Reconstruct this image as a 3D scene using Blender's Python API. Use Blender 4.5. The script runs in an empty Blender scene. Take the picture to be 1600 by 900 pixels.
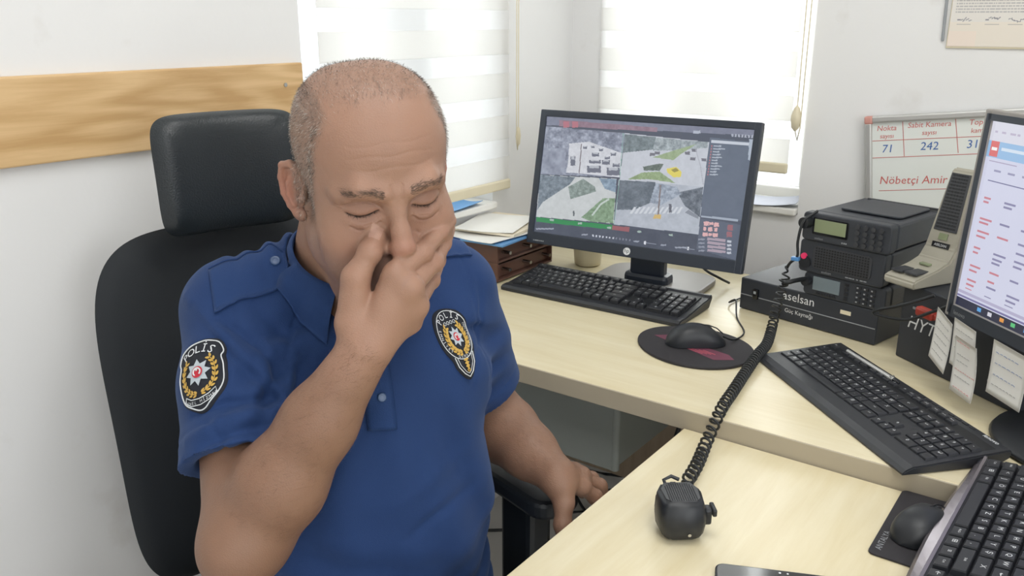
import bpy, bmesh, math, random
import numpy as np
from mathutils import Vector, Matrix
from mathutils.bvhtree import BVHTree

random.seed(7)
rng = np.random.default_rng(7)
scene = bpy.context.scene
COL = scene.collection

# ------------------------------------------------------------------ camera
CAM_P, CAM_YAW, CAM_F, CAM_H = 0.2993, 0.6314, 1356.0, 1.3427
cam_data = bpy.data.cameras.new('camera')
cam_data.sensor_width = 36.0
cam_data.lens = CAM_F / 1600.0 * 36.0
cam_data.clip_start = 0.02
cam = bpy.data.objects.new('camera', cam_data)
COL.objects.link(cam)
cam.location = (0, 0, CAM_H)
cam.rotation_euler = (math.pi / 2 - CAM_P, 0, CAM_YAW)
scene.camera = cam

# ------------------------------------------------------------------ world, lights, exposure
scene.view_settings.view_transform = 'Standard'
scene.view_settings.look = 'None'
scene.view_settings.exposure = -0.02
scene.view_settings.gamma = 1.0
scene.view_settings.use_curve_mapping = False
world = bpy.data.worlds.new('daylight')
scene.world = world
world.use_nodes = True
wn = world.node_tree.nodes
wn['Background'].inputs[0].default_value = (0.97, 0.985, 1.0, 1)
wn['Background'].inputs[1].default_value = 1.7

def area_light(name, loc, target, sx, sy, power, color=(1, 1, 1)):
    d = bpy.data.lights.new(name, 'AREA')
    d.shape = 'RECTANGLE'; d.size = sx; d.size_y = sy; d.energy = power; d.color = color
    o = bpy.data.objects.new(name, d)
    COL.objects.link(o)
    o.location = loc
    o.rotation_euler = (Vector(target) - Vector(loc)).to_track_quat('-Z', 'Y').to_euler()
    return o
# daylight pushing in through the two windows, and the ceiling lamp of the room
area_light('daylight_back_window', (-0.96, 3.4, 2.2), (-0.75, 1.6, 0.8), 1.8, 1.8, 150, (1.0, 0.99, 0.97))
area_light('daylight_left_window', (-2.9, 1.45, 2.0), (-0.9, 1.3, 0.8), 1.6, 1.6, 60, (0.97, 0.985, 1.0))
area_light('ceiling_lamp_light', (-0.15, 0.75, 2.66), (-0.15, 0.75, 0.0), 1.2, 0.6, 15, (1.0, 0.99, 0.975))
area_light('ceiling_lamp_light', (1.0, -0.6, 2.66), (1.0, -0.6, 0.0), 1.2, 0.6, 20, (1.0, 0.99, 0.975))
# added fill lights behind and right of the camera, no windows there
area_light('fill_front', (0.6, -1.95, 1.45), (-0.6, 1.2, 0.7), 1.6, 1.3, 14, (0.95, 0.98, 1.0))
area_light('fill_right', (2.25, -0.1, 1.40), (-1.3, 0.6, 0.7), 1.6, 1.3, 34, (0.95, 0.98, 1.0))

# ------------------------------------------------------------------ helpers
def tag(o, label=None, cat=None, group=None, kind=None):
    if label: o['label'] = label
    if cat: o['category'] = cat
    if group: o['group'] = group
    if kind: o['kind'] = kind
    return o

def empty(name, loc=(0, 0, 0), rotz=0.0, label=None, cat=None, group=None, matrix=None):
    o = bpy.data.objects.new(name, None)
    o.empty_display_size = 0.05
    COL.objects.link(o)
    if matrix is not None: o.matrix_world = matrix
    else:
        o.location = loc; o.rotation_euler = (0, 0, rotz)
    return tag(o, label, cat, group)

def link(name, mesh, parent=None, loc=None, rot=None):
    o = bpy.data.objects.new(name, mesh)
    COL.objects.link(o)
    if parent is not None: o.parent = parent
    if loc is not None: o.location = loc
    if rot is not None: o.rotation_euler = rot
    return o

class MB:
    """collects shapes, builds one mesh object"""
    def __init__(s): s.v = []; s.f = []; s.m = []; s.sm = []
    def add(s, verts, faces, mi=0, M=None, smooth=False):
        o = len(s.v)
        if M is not None: verts = [tuple(M @ Vector(q)) for q in verts]
        s.v += [tuple(q) for q in verts]
        s.f += [tuple(i + o for i in f) for f in faces]
        s.m += [mi] * len(faces); s.sm += [smooth] * len(faces)
        return s
    def box(s, c, size, bevel=0.0, seg=2, mi=0, M=None, smooth=False):
        bm = bmesh.new()
        bmesh.ops.create_cube(bm, size=1.0)
        bmesh.ops.scale(bm, vec=size, verts=bm.verts)
        if bevel > 0:
            bmesh.ops.bevel(bm, geom=list(bm.edges), offset=min(bevel, min(size) * 0.49), segments=seg, profile=0.5, affect='EDGES')
        bmesh.ops.translate(bm, vec=c, verts=bm.verts)
        return s.bm(bm, mi, M, smooth)
    def bm(s, bm, mi=0, M=None, smooth=False):
        bm.verts.index_update()
        s.add([v.co[:] for v in bm.verts], [[v.index for v in f.verts] for f in bm.faces], mi, M, smooth)
        bm.free(); return s
    def prism(s, poly, z0, z1, bevel=0.0, mi=0, M=None, seg=2, smooth=False):
        bm = bmesh.new()
        vs = [bm.verts.new((x, y, z0)) for x, y in poly]
        f = bm.faces.new(vs)
        r = bmesh.ops.extrude_face_region(bm, geom=[f])
        bmesh.ops.translate(bm, vec=(0, 0, z1 - z0), verts=[q for q in r['geom'] if isinstance(q, bmesh.types.BMVert)])
        bmesh.ops.recalc_face_normals(bm, faces=bm.faces)
        if bevel > 0:
            bmesh.ops.bevel(bm, geom=list(bm.edges), offset=bevel, segments=seg, profile=0.5, affect='EDGES')
        return s.bm(bm, mi, M, smooth)
    def cyl(s, c, r, h, axis='Z', n=24, r2=None, mi=0, M=None, smooth=True):
        r2 = r if r2 is None else r2
        v = []; f = []
        for k, (rr, z) in enumerate(((r, -h / 2), (r2, h / 2))):
            for i in range(n):
                a = 2 * math.pi * i / n
                q = (rr * math.cos(a), rr * math.sin(a), z)
                if axis == 'X': q = (q[2], q[0], q[1])
                if axis == 'Y': q = (q[0], -q[2], q[1])
                v.append((q[0] + c[0], q[1] + c[1], q[2] + c[2]))
        s.add(v, [(i, (i + 1) % n, n + (i + 1) % n, n + i) for i in range(n)], mi, M, smooth)
        s.add(v, [tuple(range(n - 1, -1, -1)), tuple(range(n, 2 * n))], mi, M, False)
        return s
    def tube(s, pts, r, n=8, mi=0, M=None, closed=False, caps=True):
        P = [Vector(q) for q in pts]; N = len(P)
        rr = r if isinstance(r, (list, tuple)) else [r] * N
        v = []; f = []
        up = None
        for i in range(N):
            if closed: t = P[(i + 1) % N] - P[i - 1]
            else: t = P[min(i + 1, N - 1)] - P[max(i - 1, 0)]
            t.normalize()
            if up is None:
                up = Vector((0, 0, 1)) if abs(t.z) < 0.9 else Vector((1, 0, 0))
            a = (up - t * up.dot(t))
            if a.length < 1e-6: a = Vector((1, 0, 0)) - t * t.x
            a.normalize(); b = t.cross(a); up = a
            for k in range(n):
                w = 2 * math.pi * k / n
                v.append(P[i] + (a * math.cos(w) + b * math.sin(w)) * rr[i])
        for i in range(N if closed else N - 1):
            j = (i + 1) % N
            for k in range(n):
                f.append((i * n + k, i * n + (k + 1) % n, j * n + (k + 1) % n, j * n + k))
        s.add(v, f, mi, M, True)
        if caps and not closed:
            s.add(v, [tuple(range(n - 1, -1, -1)), tuple((N - 1) * n + k for k in range(n))], mi, M, False)
        return s
    def lathe(s, prof, n=32, c=(0, 0, 0), mi=0, M=None, smooth=True):
        v = []; f = []
        for r, z in prof:
            for i in range(n):
                a = 2 * math.pi * i / n
                v.append((c[0] + r * math.cos(a), c[1] + r * math.sin(a), c[2] + z))
        for k in range(len(prof) - 1):
            for i in range(n):
                f.append((k * n + i, k * n + (i + 1) % n, (k + 1) * n + (i + 1) % n, (k + 1) * n + i))
        s.add(v, f, mi, M, smooth); return s
    def quad(s, a, b, c, d, mi=0, M=None): return s.add([a, b, c, d], [(0, 1, 2, 3)], mi, M)
    def text(s, body, size, M, mi=0, align='CENTER', extrude=0.0):
        v, f = text_geo(body, size, align, extrude)
        return s.add(v, f, mi, M)
    def mesh(s, mats, name='mesh'):
        me = bpy.data.meshes.new(name)
        me.from_pydata(s.v, [], s.f)
        if not isinstance(mats, (list, tuple)): mats = [mats]
        for m in mats: me.materials.append(m)
        me.polygons.foreach_set('material_index', s.m)
        me.polygons.foreach_set('use_smooth', s.sm)
        me.validate(); me.update()
        return me
    def build(s, name, mats, parent=None, loc=None, rot=None):
        return link(name, s.mesh(mats, name), parent, loc, rot)

_tc = {}
def text_geo(body, size, align='CENTER', extrude=0.0):
    k = (body, size, align, extrude)
    if k in _tc: return _tc[k]
    cu = bpy.data.curves.new('t', 'FONT')
    cu.body = body; cu.size = size; cu.align_x = align; cu.align_y = 'CENTER'; cu.resolution_u = 2; cu.extrude = extrude
    ob = bpy.data.objects.new('t', cu)
    me = bpy.data.meshes.new_from_object(ob)
    v = [q.co[:] for q in me.vertices]; f = [tuple(p.vertices) for p in me.polygons]
    bpy.data.objects.remove(ob); bpy.data.meshes.remove(me); bpy.data.curves.remove(cu)
    _tc[k] = (v, f)
    return v, f

def frame(o, x, y, z=None):
    """matrix from origin and axes"""
    x = Vector(x).normalized(); y = Vector(y); y = (y - x * y.dot(x)).normalized()
    z = x.cross(y)
    return Matrix(((x.x, y.x, z.x, o[0]), (x.y, y.y, z.y, o[1]), (x.z, y.z, z.z, o[2]), (0, 0, 0, 1)))

def rrect(w, h, r, n=5, cx=0, cy=0):
    out = []
    for sx, sy, a0 in ((1, 1, 0), (-1, 1, 90), (-1, -1, 180), (1, -1, 270)):
        for i in range(n + 1):
            a = math.radians(a0 + 90 * i / n)
            out.append((cx + sx * (w / 2 - r) + r * math.cos(a), cy + sy * (h / 2 - r) + r * math.sin(a)))
    return out

def catmull(pts, n=8):
    P = [np.array(q, float) for q in pts]
    P = [2 * P[0] - P[1]] + P + [2 * P[-1] - P[-2]]
    out = []
    for i in range(1, len(P) - 2):
        for k in range(n):
            t = k / n
            a, b, c, d = P[i - 1], P[i], P[i + 1], P[i + 2]
            out.append(0.5 * (2 * b + (c - a) * t + (2 * a - 5 * b + 4 * c - d) * t * t + (3 * b - a - 3 * c + d) * t ** 3))
    out.append(P[-2])
    return out

# ------------------------------------------------------------------ materials
MAT = {}
def lin(c):
    return tuple(((q / 12.92) if q <= 0.04045 else ((q + 0.055) / 1.055) ** 2.4) for q in c)
def rgb(r, g, b): return lin((r / 255, g / 255, b / 255))

def mat(name, color, rough=0.5, metal=0.0, spec=0.5, noise=0.0, nscale=40.0, bump=0.0, bscale=200.0, emit=None, estr=1.0, alpha=None, coat=0.0, sheen=0.0):
    m = bpy.data.materials.new(name); m.use_nodes = True
    nt = m.node_tree; b = nt.nodes['Principled BSDF']
    b.inputs['Base Color'].default_value = (*color, 1)
    b.inputs['Roughness'].default_value = rough
    b.inputs['Metallic'].default_value = metal
    b.inputs['Specular IOR Level'].default_value = spec
    if coat: b.inputs['Coat Weight'].default_value = coat; b.inputs['Coat Roughness'].default_value = 0.1
    if sheen: b.inputs['Sheen Weight'].default_value = sheen
    tc = nt.nodes.new('ShaderNodeTexCoord')
    if noise > 0:
        n = nt.nodes.new('ShaderNodeTexNoise'); n.inputs['Scale'].default_value = nscale; n.inputs['Detail'].default_value = 4
        nt.links.new(tc.outputs['Object'], n.inputs['Vector'])
        mx = nt.nodes.new('ShaderNodeMix'); mx.data_type = 'RGBA'
        mx.inputs[6].default_value = (*[c * (1 - noise) for c in color], 1)
        mx.inputs[7].default_value = (*[min(1, c * (1 + noise)) for c in color], 1)
        nt.links.new(n.outputs['Fac'], mx.inputs[0]); nt.links.new(mx.outputs[2], b.inputs['Base Color'])
    if bump > 0:
        n2 = nt.nodes.new('ShaderNodeTexNoise'); n2.inputs['Scale'].default_value = bscale; n2.inputs['Detail'].default_value = 3
        nt.links.new(tc.outputs['Object'], n2.inputs['Vector'])
        bp = nt.nodes.new('ShaderNodeBump'); bp.inputs['Strength'].default_value = bump; bp.inputs['Distance'].default_value = 0.002
        nt.links.new(n2.outputs['Fac'], bp.inputs['Height']); nt.links.new(bp.outputs['Normal'], b.inputs['Normal'])
    if emit is not None:
        b.inputs['Emission Color'].default_value = (*emit, 1); b.inputs['Emission Strength'].default_value = estr
    MAT[name] = m
    return m

def wood_mat(name, c1, c2, scale, rough, axis, dist=2.0, streak=12.0, rings=False):
    m = bpy.data.materials.new(name); m.use_nodes = True
    nt = m.node_tree; b = nt.nodes['Principled BSDF']; b.inputs['Roughness'].default_value = rough
    tc = nt.nodes.new('ShaderNodeTexCoord'); mp = nt.nodes.new('ShaderNodeMapping')
    s = [streak] * 3; s[axis] = 1.0
    mp.inputs['Scale'].default_value = s
    nt.links.new(tc.outputs['Object'], mp.inputs['Vector'])
    n = nt.nodes.new('ShaderNodeTexNoise'); n.inputs['Scale'].default_value = scale; n.inputs['Detail'].default_value = 6; n.inputs['Roughness'].default_value = 0.65
    n.inputs['Distortion'].default_value = dist * 0.3
    nt.links.new(mp.outputs['Vector'], n.inputs['Vector'])
    fac = n.outputs['Fac']
    if rings:
        mp2 = nt.nodes.new('ShaderNodeMapping'); s2 = [9.0] * 3; s2[axis] = 1.4
        mp2.inputs['Scale'].default_value = s2
        nt.links.new(tc.outputs['Object'], mp2.inputs['Vector'])
        w = nt.nodes.new('ShaderNodeTexNoise'); w.inputs['Scale'].default_value = 1.3; w.inputs['Detail'].default_value = 1.0
        nt.links.new(mp2.outputs['Vector'], w.inputs['Vector'])
        mm = nt.nodes.new('ShaderNodeMath'); mm.operation = 'MULTIPLY'; mm.inputs[1].default_value = 55.0
        nt.links.new(w.outputs['Fac'], mm.inputs[0])
        sn = nt.nodes.new('ShaderNodeMath'); sn.operation = 'SINE'; nt.links.new(mm.outputs[0], sn.inputs[0])
        ma = nt.nodes.new('ShaderNodeMath'); ma.operation = 'MULTIPLY_ADD'; ma.inputs[1].default_value = 0.14
        nt.links.new(sn.outputs[0], ma.inputs[0]); nt.links.new(fac, ma.inputs[2]); fac = ma.outputs[0]
    r = nt.nodes.new('ShaderNodeValToRGB')
    r.color_ramp.elements[0].position = 0.3; r.color_ramp.elements[0].color = (*c1, 1)
    r.color_ramp.elements[1].position = 0.7; r.color_ramp.elements[1].color = (*c2, 1)
    nt.links.new(fac, r.inputs[0]); nt.links.new(r.outputs[0], b.inputs['Base Color'])
    MAT[name] = m
    return m

def attr_mat(name, emission=True, strength=1.0, rough=0.35):
    m = bpy.data.materials.new(name); m.use_nodes = True
    nt = m.node_tree; b = nt.nodes['Principled BSDF']
    a = nt.nodes.new('ShaderNodeAttribute'); a.attribute_name = 'Col'
    b.inputs['Roughness'].default_value = rough
    if emission:
        b.inputs['Base Color'].default_value = (0.01, 0.01, 0.012, 1)
        nt.links.new(a.outputs['Color'], b.inputs['Emission Color']); b.inputs['Emission Strength'].default_value = strength
    else:
        nt.links.new(a.outputs['Color'], b.inputs['Base Color'])
    MAT[name] = m
    return m

def fabric_mat(name, color, trans, transp=0.0):
    m = bpy.data.materials.new(name); m.use_nodes = True
    nt = m.node_tree; nt.nodes.clear()
    out = nt.nodes.new('ShaderNodeOutputMaterial')
    d = nt.nodes.new('ShaderNodeBsdfDiffuse'); t = nt.nodes.new('ShaderNodeBsdfTranslucent'); tr = nt.nodes.new('ShaderNodeBsdfTransparent')
    tc = nt.nodes.new('ShaderNodeTexCoord'); n = nt.nodes.new('ShaderNodeTexNoise'); n.inputs['Scale'].default_value = 300
    nt.links.new(tc.outputs['Object'], n.inputs['Vector'])
    mx = nt.nodes.new('ShaderNodeMix'); mx.data_type = 'RGBA'
    mx.inputs[6].default_value = (*[c * 0.97 for c in color], 1); mx.inputs[7].default_value = (*color, 1)
    nt.links.new(n.outputs['Fac'], mx.inputs[0])
    nt.links.new(mx.outputs[2], d.inputs[0]); nt.links.new(mx.outputs[2], t.inputs[0])
    a = nt.nodes.new('ShaderNodeMixShader'); a.inputs[0].default_value = trans
    nt.links.new(d.outputs[0], a.inputs[1]); nt.links.new(t.outputs[0], a.inputs[2])
    c = nt.nodes.new('ShaderNodeMixShader'); c.inputs[0].default_value = transp
    nt.links.new(a.outputs[0], c.inputs[1]); nt.links.new(tr.outputs[0], c.inputs[2])
    nt.links.new(c.outputs[0], out.inputs[0])
    MAT[name] = m
    return m

def glass_mat(name):
    m = bpy.data.materials.new(name); m.use_nodes = True
    nt = m.node_tree; nt.nodes.clear()
    out = nt.nodes.new('ShaderNodeOutputMaterial')
    g = nt.nodes.new('ShaderNodeBsdfGlossy'); g.inputs['Roughness'].default_value = 0.02
    tr = nt.nodes.new('ShaderNodeBsdfTransparent'); tr.inputs[0].default_value = (0.95, 0.97, 0.97, 1)
    fr = nt.nodes.new('ShaderNodeFresnel'); fr.inputs[0].default_value = 1.45
    c = nt.nodes.new('ShaderNodeMixShader')
    nt.links.new(fr.outputs[0], c.inputs[0]); nt.links.new(tr.outputs[0], c.inputs[1]); nt.links.new(g.outputs[0], c.inputs[2])
    nt.links.new(c.outputs[0], out.inputs[0])
    MAT[name] = m
    return m

# plaster wall: cream-white paint, slightly dirty
def wall_mat():
    m = mat('wall_paint', rgb(226, 226, 219), 0.7, noise=0.02, nscale=3.0, bump=0.12, bscale=90)
    nt = m.node_tree; b = nt.nodes['Principled BSDF']
    tc = nt.nodes.new('ShaderNodeTexCoord'); n = nt.nodes.new('ShaderNodeTexNoise'); n.inputs['Scale'].default_value = 9; n.inputs['Detail'].default_value = 8
    nt.links.new(tc.outputs['Object'], n.inputs['Vector'])
    r = nt.nodes.new('ShaderNodeValToRGB')
    r.color_ramp.elements[0].position = 0.64; r.color_ramp.elements[0].color = (*rgb(233, 233, 233), 1)
    r.color_ramp.elements[1].position = 0.9; r.color_ramp.elements[1].color = (*rgb(216, 213, 209), 1)
    nt.links.new(n.outputs['Fac'], r.inputs[0]); nt.links.new(r.outputs[0], b.inputs['Base Color'])
wall_mat()
mat('white_paint', rgb(238, 237, 232), 0.5, noise=0.02, nscale=20)
mat('pvc_white', rgb(240, 240, 238), 0.35, noise=0.015, nscale=15)
mat('floor_tile', rgb(226, 224, 220), 0.35, noise=0.04, nscale=6)
wood_mat('panel_wood', rgb(196, 158, 108), rgb(222, 188, 140), 3.0, 0.45, 1, 1.0, 16.0, rings=True)
wood_mat('desk_maple', rgb(220, 207, 170), rgb(231, 221, 190), 4.0, 0.33, 0, 1.0, 10.0)
wood_mat('desk_maple_front', rgb(220, 207, 170), rgb(231, 221, 190), 4.0, 0.33, 1, 1.0, 10.0)
mat('desk_edge', rgb(176, 166, 146), 0.5, noise=0.03, nscale=30)
wood_mat('desk_panel_brown', rgb(150, 132, 112), rgb(168, 150, 128), 4.0, 0.5, 2, 1.0, 10.0)
mat('cabinet_grey', rgb(150, 156, 152), 0.5, noise=0.02)
mat('metal', rgb(190, 190, 188), 0.25, 1.0, noise=0.02)
mat('black_plastic', rgb(34, 37, 42), 0.42, noise=0.05, bump=0.05, bscale=900)
mat('black_gloss', rgb(20, 22, 26), 0.12, noise=0.05, coat=0.3)
mat('bezel', rgb(46, 53, 64), 0.35, noise=0.04)  # black bezel lifted towards grey-blue, lens haze put into the colour
mat('bezel_grey', rgb(150, 146, 142), 0.45, noise=0.03)
mat('dark_grey', rgb(60, 62, 66), 0.45, noise=0.05)
mat('radio_black', rgb(52, 56, 63), 0.5, noise=0.06, bump=0.15, bscale=1200)
mat('psu_black', rgb(44, 48, 56), 0.5, noise=0.05, bump=0.12, bscale=1500)
mat('key_black', rgb(38, 40, 45), 0.38, noise=0.05, bump=0.08, bscale=1500)
mat('key_base', rgb(26, 28, 32), 0.45, noise=0.05)
mat('kb_body', rgb(44, 46, 51), 0.4, noise=0.04, bump=0.06, bscale=1500)
mat('kb_silver', rgb(138, 132, 138), 0.25, 0.6, noise=0.03)
mat('print_white', rgb(225, 228, 230), 0.5, noise=0.01)
mat('print_grey', rgb(150, 154, 158), 0.5, noise=0.01)
mat('beige_plastic', rgb(168, 164, 150), 0.5, noise=0.03, bump=0.06, bscale=800)
mat('lcd_green', rgb(140, 150, 118), 0.2, noise=0.03)
mat('lcd_grey', rgb(120, 132, 138), 0.15, noise=0.03)
mat('red_plastic', rgb(170, 60, 48), 0.4, noise=0.05)
mat('pink_led', rgb(200, 50, 90), 0.3, emit=rgb(220, 50, 100), estr=0.3, noise=0.01)
mat('blue_plastic', rgb(84, 140, 196), 0.4, noise=0.03)
mat('paper', rgb(236, 235, 230), 0.7, noise=0.02, nscale=30)
mat('paper_cream', rgb(236, 226, 204), 0.7, noise=0.02, nscale=30)
mat('paper_blue', rgb(104, 156, 206), 0.55, noise=0.03)
mat('paper_grey', rgb(160, 164, 178), 0.7, noise=0.06)
mat('ink_grey', rgb(140, 140, 140), 0.8, noise=0.05)
mat('ink_red', rgb(205, 110, 105), 0.7, noise=0.05)
mat('ink_blue', rgb(70, 110, 175), 0.7, noise=0.05)
mat('board_white', rgb(232, 236, 232), 0.12, noise=0.01)
mat('alu_frame', rgb(200, 200, 198), 0.35, 0.5, noise=0.02)
mat('corner_red', rgb(206, 150, 140), 0.5, noise=0.03)
mat('tray_brown', rgb(96, 66, 56), 0.3, noise=0.15, nscale=12)
mat('pad_black', rgb(46, 44, 48), 0.75, noise=0.06, bump=0.2, bscale=2500)
mat('pad_wine', rgb(110, 60, 78), 0.75, noise=0.06)
mat('pad_red', rgb(185, 90, 105), 0.75, noise=0.06)
mat('chair_leather', rgb(36, 42, 46), 0.36, noise=0.05, bump=0.35, bscale=420)
mat('chair_mesh', rgb(28, 33, 38), 0.75, noise=0.1, nscale=900, bump=0.4, bscale=1400)
mat('chair_plastic', rgb(34, 38, 43), 0.45, noise=0.05)
mat('cream_plastic', rgb(226, 216, 188), 0.4, noise=0.03)
mat('cable_black', rgb(30, 33, 36), 0.45, noise=0.05)
fabric_mat('blind_opaque', (0.93, 0.925, 0.91), 0.55, 0.0)
fabric_mat('blind_sheer', (0.95, 0.95, 0.95), 0.55, 0.45)
glass_mat('window_glass')
attr_mat('screen_print', True, 1.0, 0.25)
attr_mat('flat_print', False, 1.0, 0.6)

# ------------------------------------------------------------------ setting
KW = 1.038
XW, YB = -1.33 * KW, 2.10 * KW     # left wall plane, back wall plane
def zk(z): return CAM_H - (CAM_H - z) * KW
FL = 0.0
def struct(o): o['kind'] = 'structure'; return o
def wall_with_hole(name, axis, pos, thick, a0, a1, z0, z1, h0, h1, hz0, hz1):
    mb = MB()
    def b(p0, p1, q0, q1):
        if p1 - p0 < 1e-4 or q1 - q0 < 1e-4: return
        if axis == 'x': mb.box((pos - thick / 2, (p0 + p1) / 2, (q0 + q1) / 2), (thick, p1 - p0, q1 - q0))
        else: mb.box(((p0 + p1) / 2, pos + thick / 2, (q0 + q1) / 2), (p1 - p0, thick, q1 - q0))
    b(a0, h0, z0, z1); b(h1, a1, z0, z1); b(h0, h1, z0, hz0); b(h0, h1, hz1, z1)
    return struct(mb.build(name, MAT['wall_paint']))
W1 = (1.140 * KW, 1.735 * KW, zk(0.885), 2.05)     # left window hole: y0,y1,z0,z1
W2 = (-1.225 * KW, -0.668 * KW, zk(0.885), 2.05)   # back window hole: x0,x1,z0,z1
XR, YF, ZC = 2.3, -2.0, 2.7
wall_with_hole('wall_left', 'x', XW, 0.24, YF - 0.24, YB + 0.24, 0, ZC, *W1)
wall_with_hole('wall_back', 'y', YB, 0.24, XW, XR, 0, ZC, *W2)
struct(MB().box((XR + 0.06, (YF + YB) / 2, ZC / 2), (0.12, YB - YF + 0.48, ZC)).build('wall_right', MAT['wall_paint']))
struct(MB().box(((XW + XR) / 2, YF - 0.06, ZC / 2), (XR - XW, 0.12, ZC)).build('wall_front', MAT['wall_paint']))
struct(MB().box(((XW + XR) / 2, (YF + YB) / 2, ZC + 0.05), (XR - XW + 0.4, YB - YF + 0.4, 0.1)).build('ceiling', MAT['white_paint']))
flo = struct(MB().box(((XW + XR) / 2, (YF + YB) / 2, -0.02), (XR - XW, YB - YF, 0.04)).build('floor', MAT['floor_tile']))
struct(MB().box((XW + 0.006, 0.05, 0.05), (0.012, 4.1, 0.10), 0.003).build('baseboard_left', MAT['pvc_white']))
struct(MB().box((XW + 0.0075, -0.135 * KW, zk(1.203)), (0.015, 2.53 * KW, 0.132), 0.003).build('trim_1', MAT['panel_wood']))
nail = MB().cyl((XW + 0.0155, 1.085 * KW, zk(1.228)), 0.004, 0.003, 'X', 10).build('wall_screw', MAT['metal'])
tag(nail, 'small metal screw head in the wooden wall board near its right end', 'screw')

def window(name, axis, a0, a1, z0, z1, inner):
    """pvc frame with a centre mullion and two glass panes set in the outer half of the reveal"""
    mb = MB(); d = 0.05; w = 0.045
    def bx(p0, p1, q0, q1, dd=d, off=0.0, target=None):
        t = target or mb
        if axis == 'x': t.box((inner - 0.15 + off, (p0 + p1) / 2, (q0 + q1) / 2), (dd, p1 - p0, q1 - q0), 0.004)
        else: t.box(((p0 + p1) / 2, inner + 0.15 - off, (q0 + q1) / 2), (p1 - p0, dd, q1 - q0), 0.004)
    bx(a0, a1, z0, z0 + w); bx(a0, a1, z1 - w, z1); bx(a0, a0 + w, z0 + w, z1 - w); bx(a1 - w, a1, z0 + w, z1 - w)
    am = (a0 + a1) / 2
    o = struct(mb.build(name, MAT['pvc_white']))
    m2 = MB(); bx(am - 0.03, am + 0.03, z0 + w, z1 - w, d * 0.9, 0.0, m2); m2.build('mullion', MAT['pvc_white'], o)
    for p0, p1 in ((a0 + w, am - 0.03), (am + 0.03, a1 - w)):
        m3 = MB(); bx(p0, p1, z0 + w, z1 - w, 0.006, 0.0, m3); m3.build('pane', MAT['window_glass'], o)
    m4 = MB()
    if axis == 'x': m4.box((inner - 0.052, (a0 + a1) / 2, z0 + 0.009), (0.14, a1 - a0 - 0.002, 0.018), 0.004)
    else: m4.box(((a0 + a1) / 2, inner + 0.052, z0 + 0.009), (a1 - a0 - 0.002, 0.14, 0.018), 0.004)
    m4.build('window_sill', MAT['white_paint'], o)
    return o
window('window_1', 'x', *W1, XW)
window('window_2', 'y', *W2, YB)

def zebra_blind(name, label, axis, a0, a1, zbot, ztop, plane, first_opaque, hop, hsh):
    root = empty(name, ((plane, (a0 + a1) / 2, zbot) if axis == 'x' else ((a0 + a1) / 2, plane, zbot)), 0, label, 'window blind', 'striped roller blinds')
    w = a1 - a0
    def bx(m, wd, z0, z1, th, off=0.0, bev=0.0, sh=0.0):
        if axis == 'x': m.box((off, sh, (z0 + z1) / 2), (th, wd, z1 - z0), bev)
        else: m.box((sh, -off, (z0 + z1) / 2), (wd, th, z1 - z0), bev)
        return m
    z = 0.026; op = first_opaque; k = 0
    while zbot + z < ztop:
        h = hop if op else hsh
        if op: bx(MB(), w, z, z + h, 0.0012, 0.0).build('fabric_band', MAT['blind_opaque'], root)
        else: bx(MB(), w, z, z + h, 0.0008, 0.0).build('sheer_band', MAT['blind_sheer'], root)
        z += h; op = not op
    bx(MB(), w, 0, 0.026, 0.014, 0.0, 0.004).build('bottom_rail', MAT['cream_plastic'], root)
    bx(MB(), w + 0.02, z, z + 0.07, 0.06, 0.0, 0.02).build('head_rail', MAT['pvc_white'], root)
    return root
zebra_blind('roller_blind', 'striped roller blind on the window behind the seated man', 'x', 1.163 * KW, 1.772 * KW, zk(0.932), 2.0, XW + 0.025, True, 0.060, 0.046)
zebra_blind('roller_blind', 'striped roller blind glowing with daylight behind the traffic-camera monitor', 'y', -1.235 * KW, -0.700 * KW, zk(0.985), 2.0, YB - 0.010, True, 0.060, 0.046)
# pull chain with a cream bead weight
ch = empty('blind_chain', (-0.680 * KW, YB - 0.03, zk(1.07)), 0, 'thin pull chain with cream weight beside the back window blind', 'chain')
MB().tube([(-0.004, 0, 0.92), (-0.005, 0, 0.4), (-0.003, 0, 0.02), (0.003, 0, 0.0), (0.008, 0, 0.03), (0.007, 0, 0.4), (0.007, 0, 0.92)], 0.0016, 6).build('cord', MAT['cream_plastic'], ch)
MB().lathe([(0.001, 0.085), (0.007, 0.078), (0.012, 0.06), (0.0125, 0.05), (0.009, 0.03), (0.002, 0.022)], 16, (-0.004, 0, 0)).build('chain_weight', MAT['cream_plastic'], ch)
ch2 = empty('blind_chain', (XW + 0.045, 1.783 * KW, zk(1.03)), 0, 'thin pull chain with small weight beside the left window blind', 'chain')
MB().tube([(0, -0.004, 0.95), (0, -0.004, 0.02), (0, 0.0, 0.0), (0, 0.004, 0.02), (0, 0.004, 0.95)], 0.0014, 6).build('cord', MAT['cream_plastic'], ch2)
MB().lathe([(0.001, 0.06), (0.005, 0.055), (0.007, 0.035), (0.005, 0.015), (0.001, 0.01)], 12, (0, 0.003, 0)).build('chain_weight', MAT['cream_plastic'], ch2)
# ------------------------------------------------------------------ desks
DZ, NZ = 0.74, 0.71
def at(o, th, x, y, z=0.0):
    return (o[0] + math.cos(th) * x - math.sin(th) * y, o[1] + math.sin(th) * x + math.cos(th) * y, o[2] + z)

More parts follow.
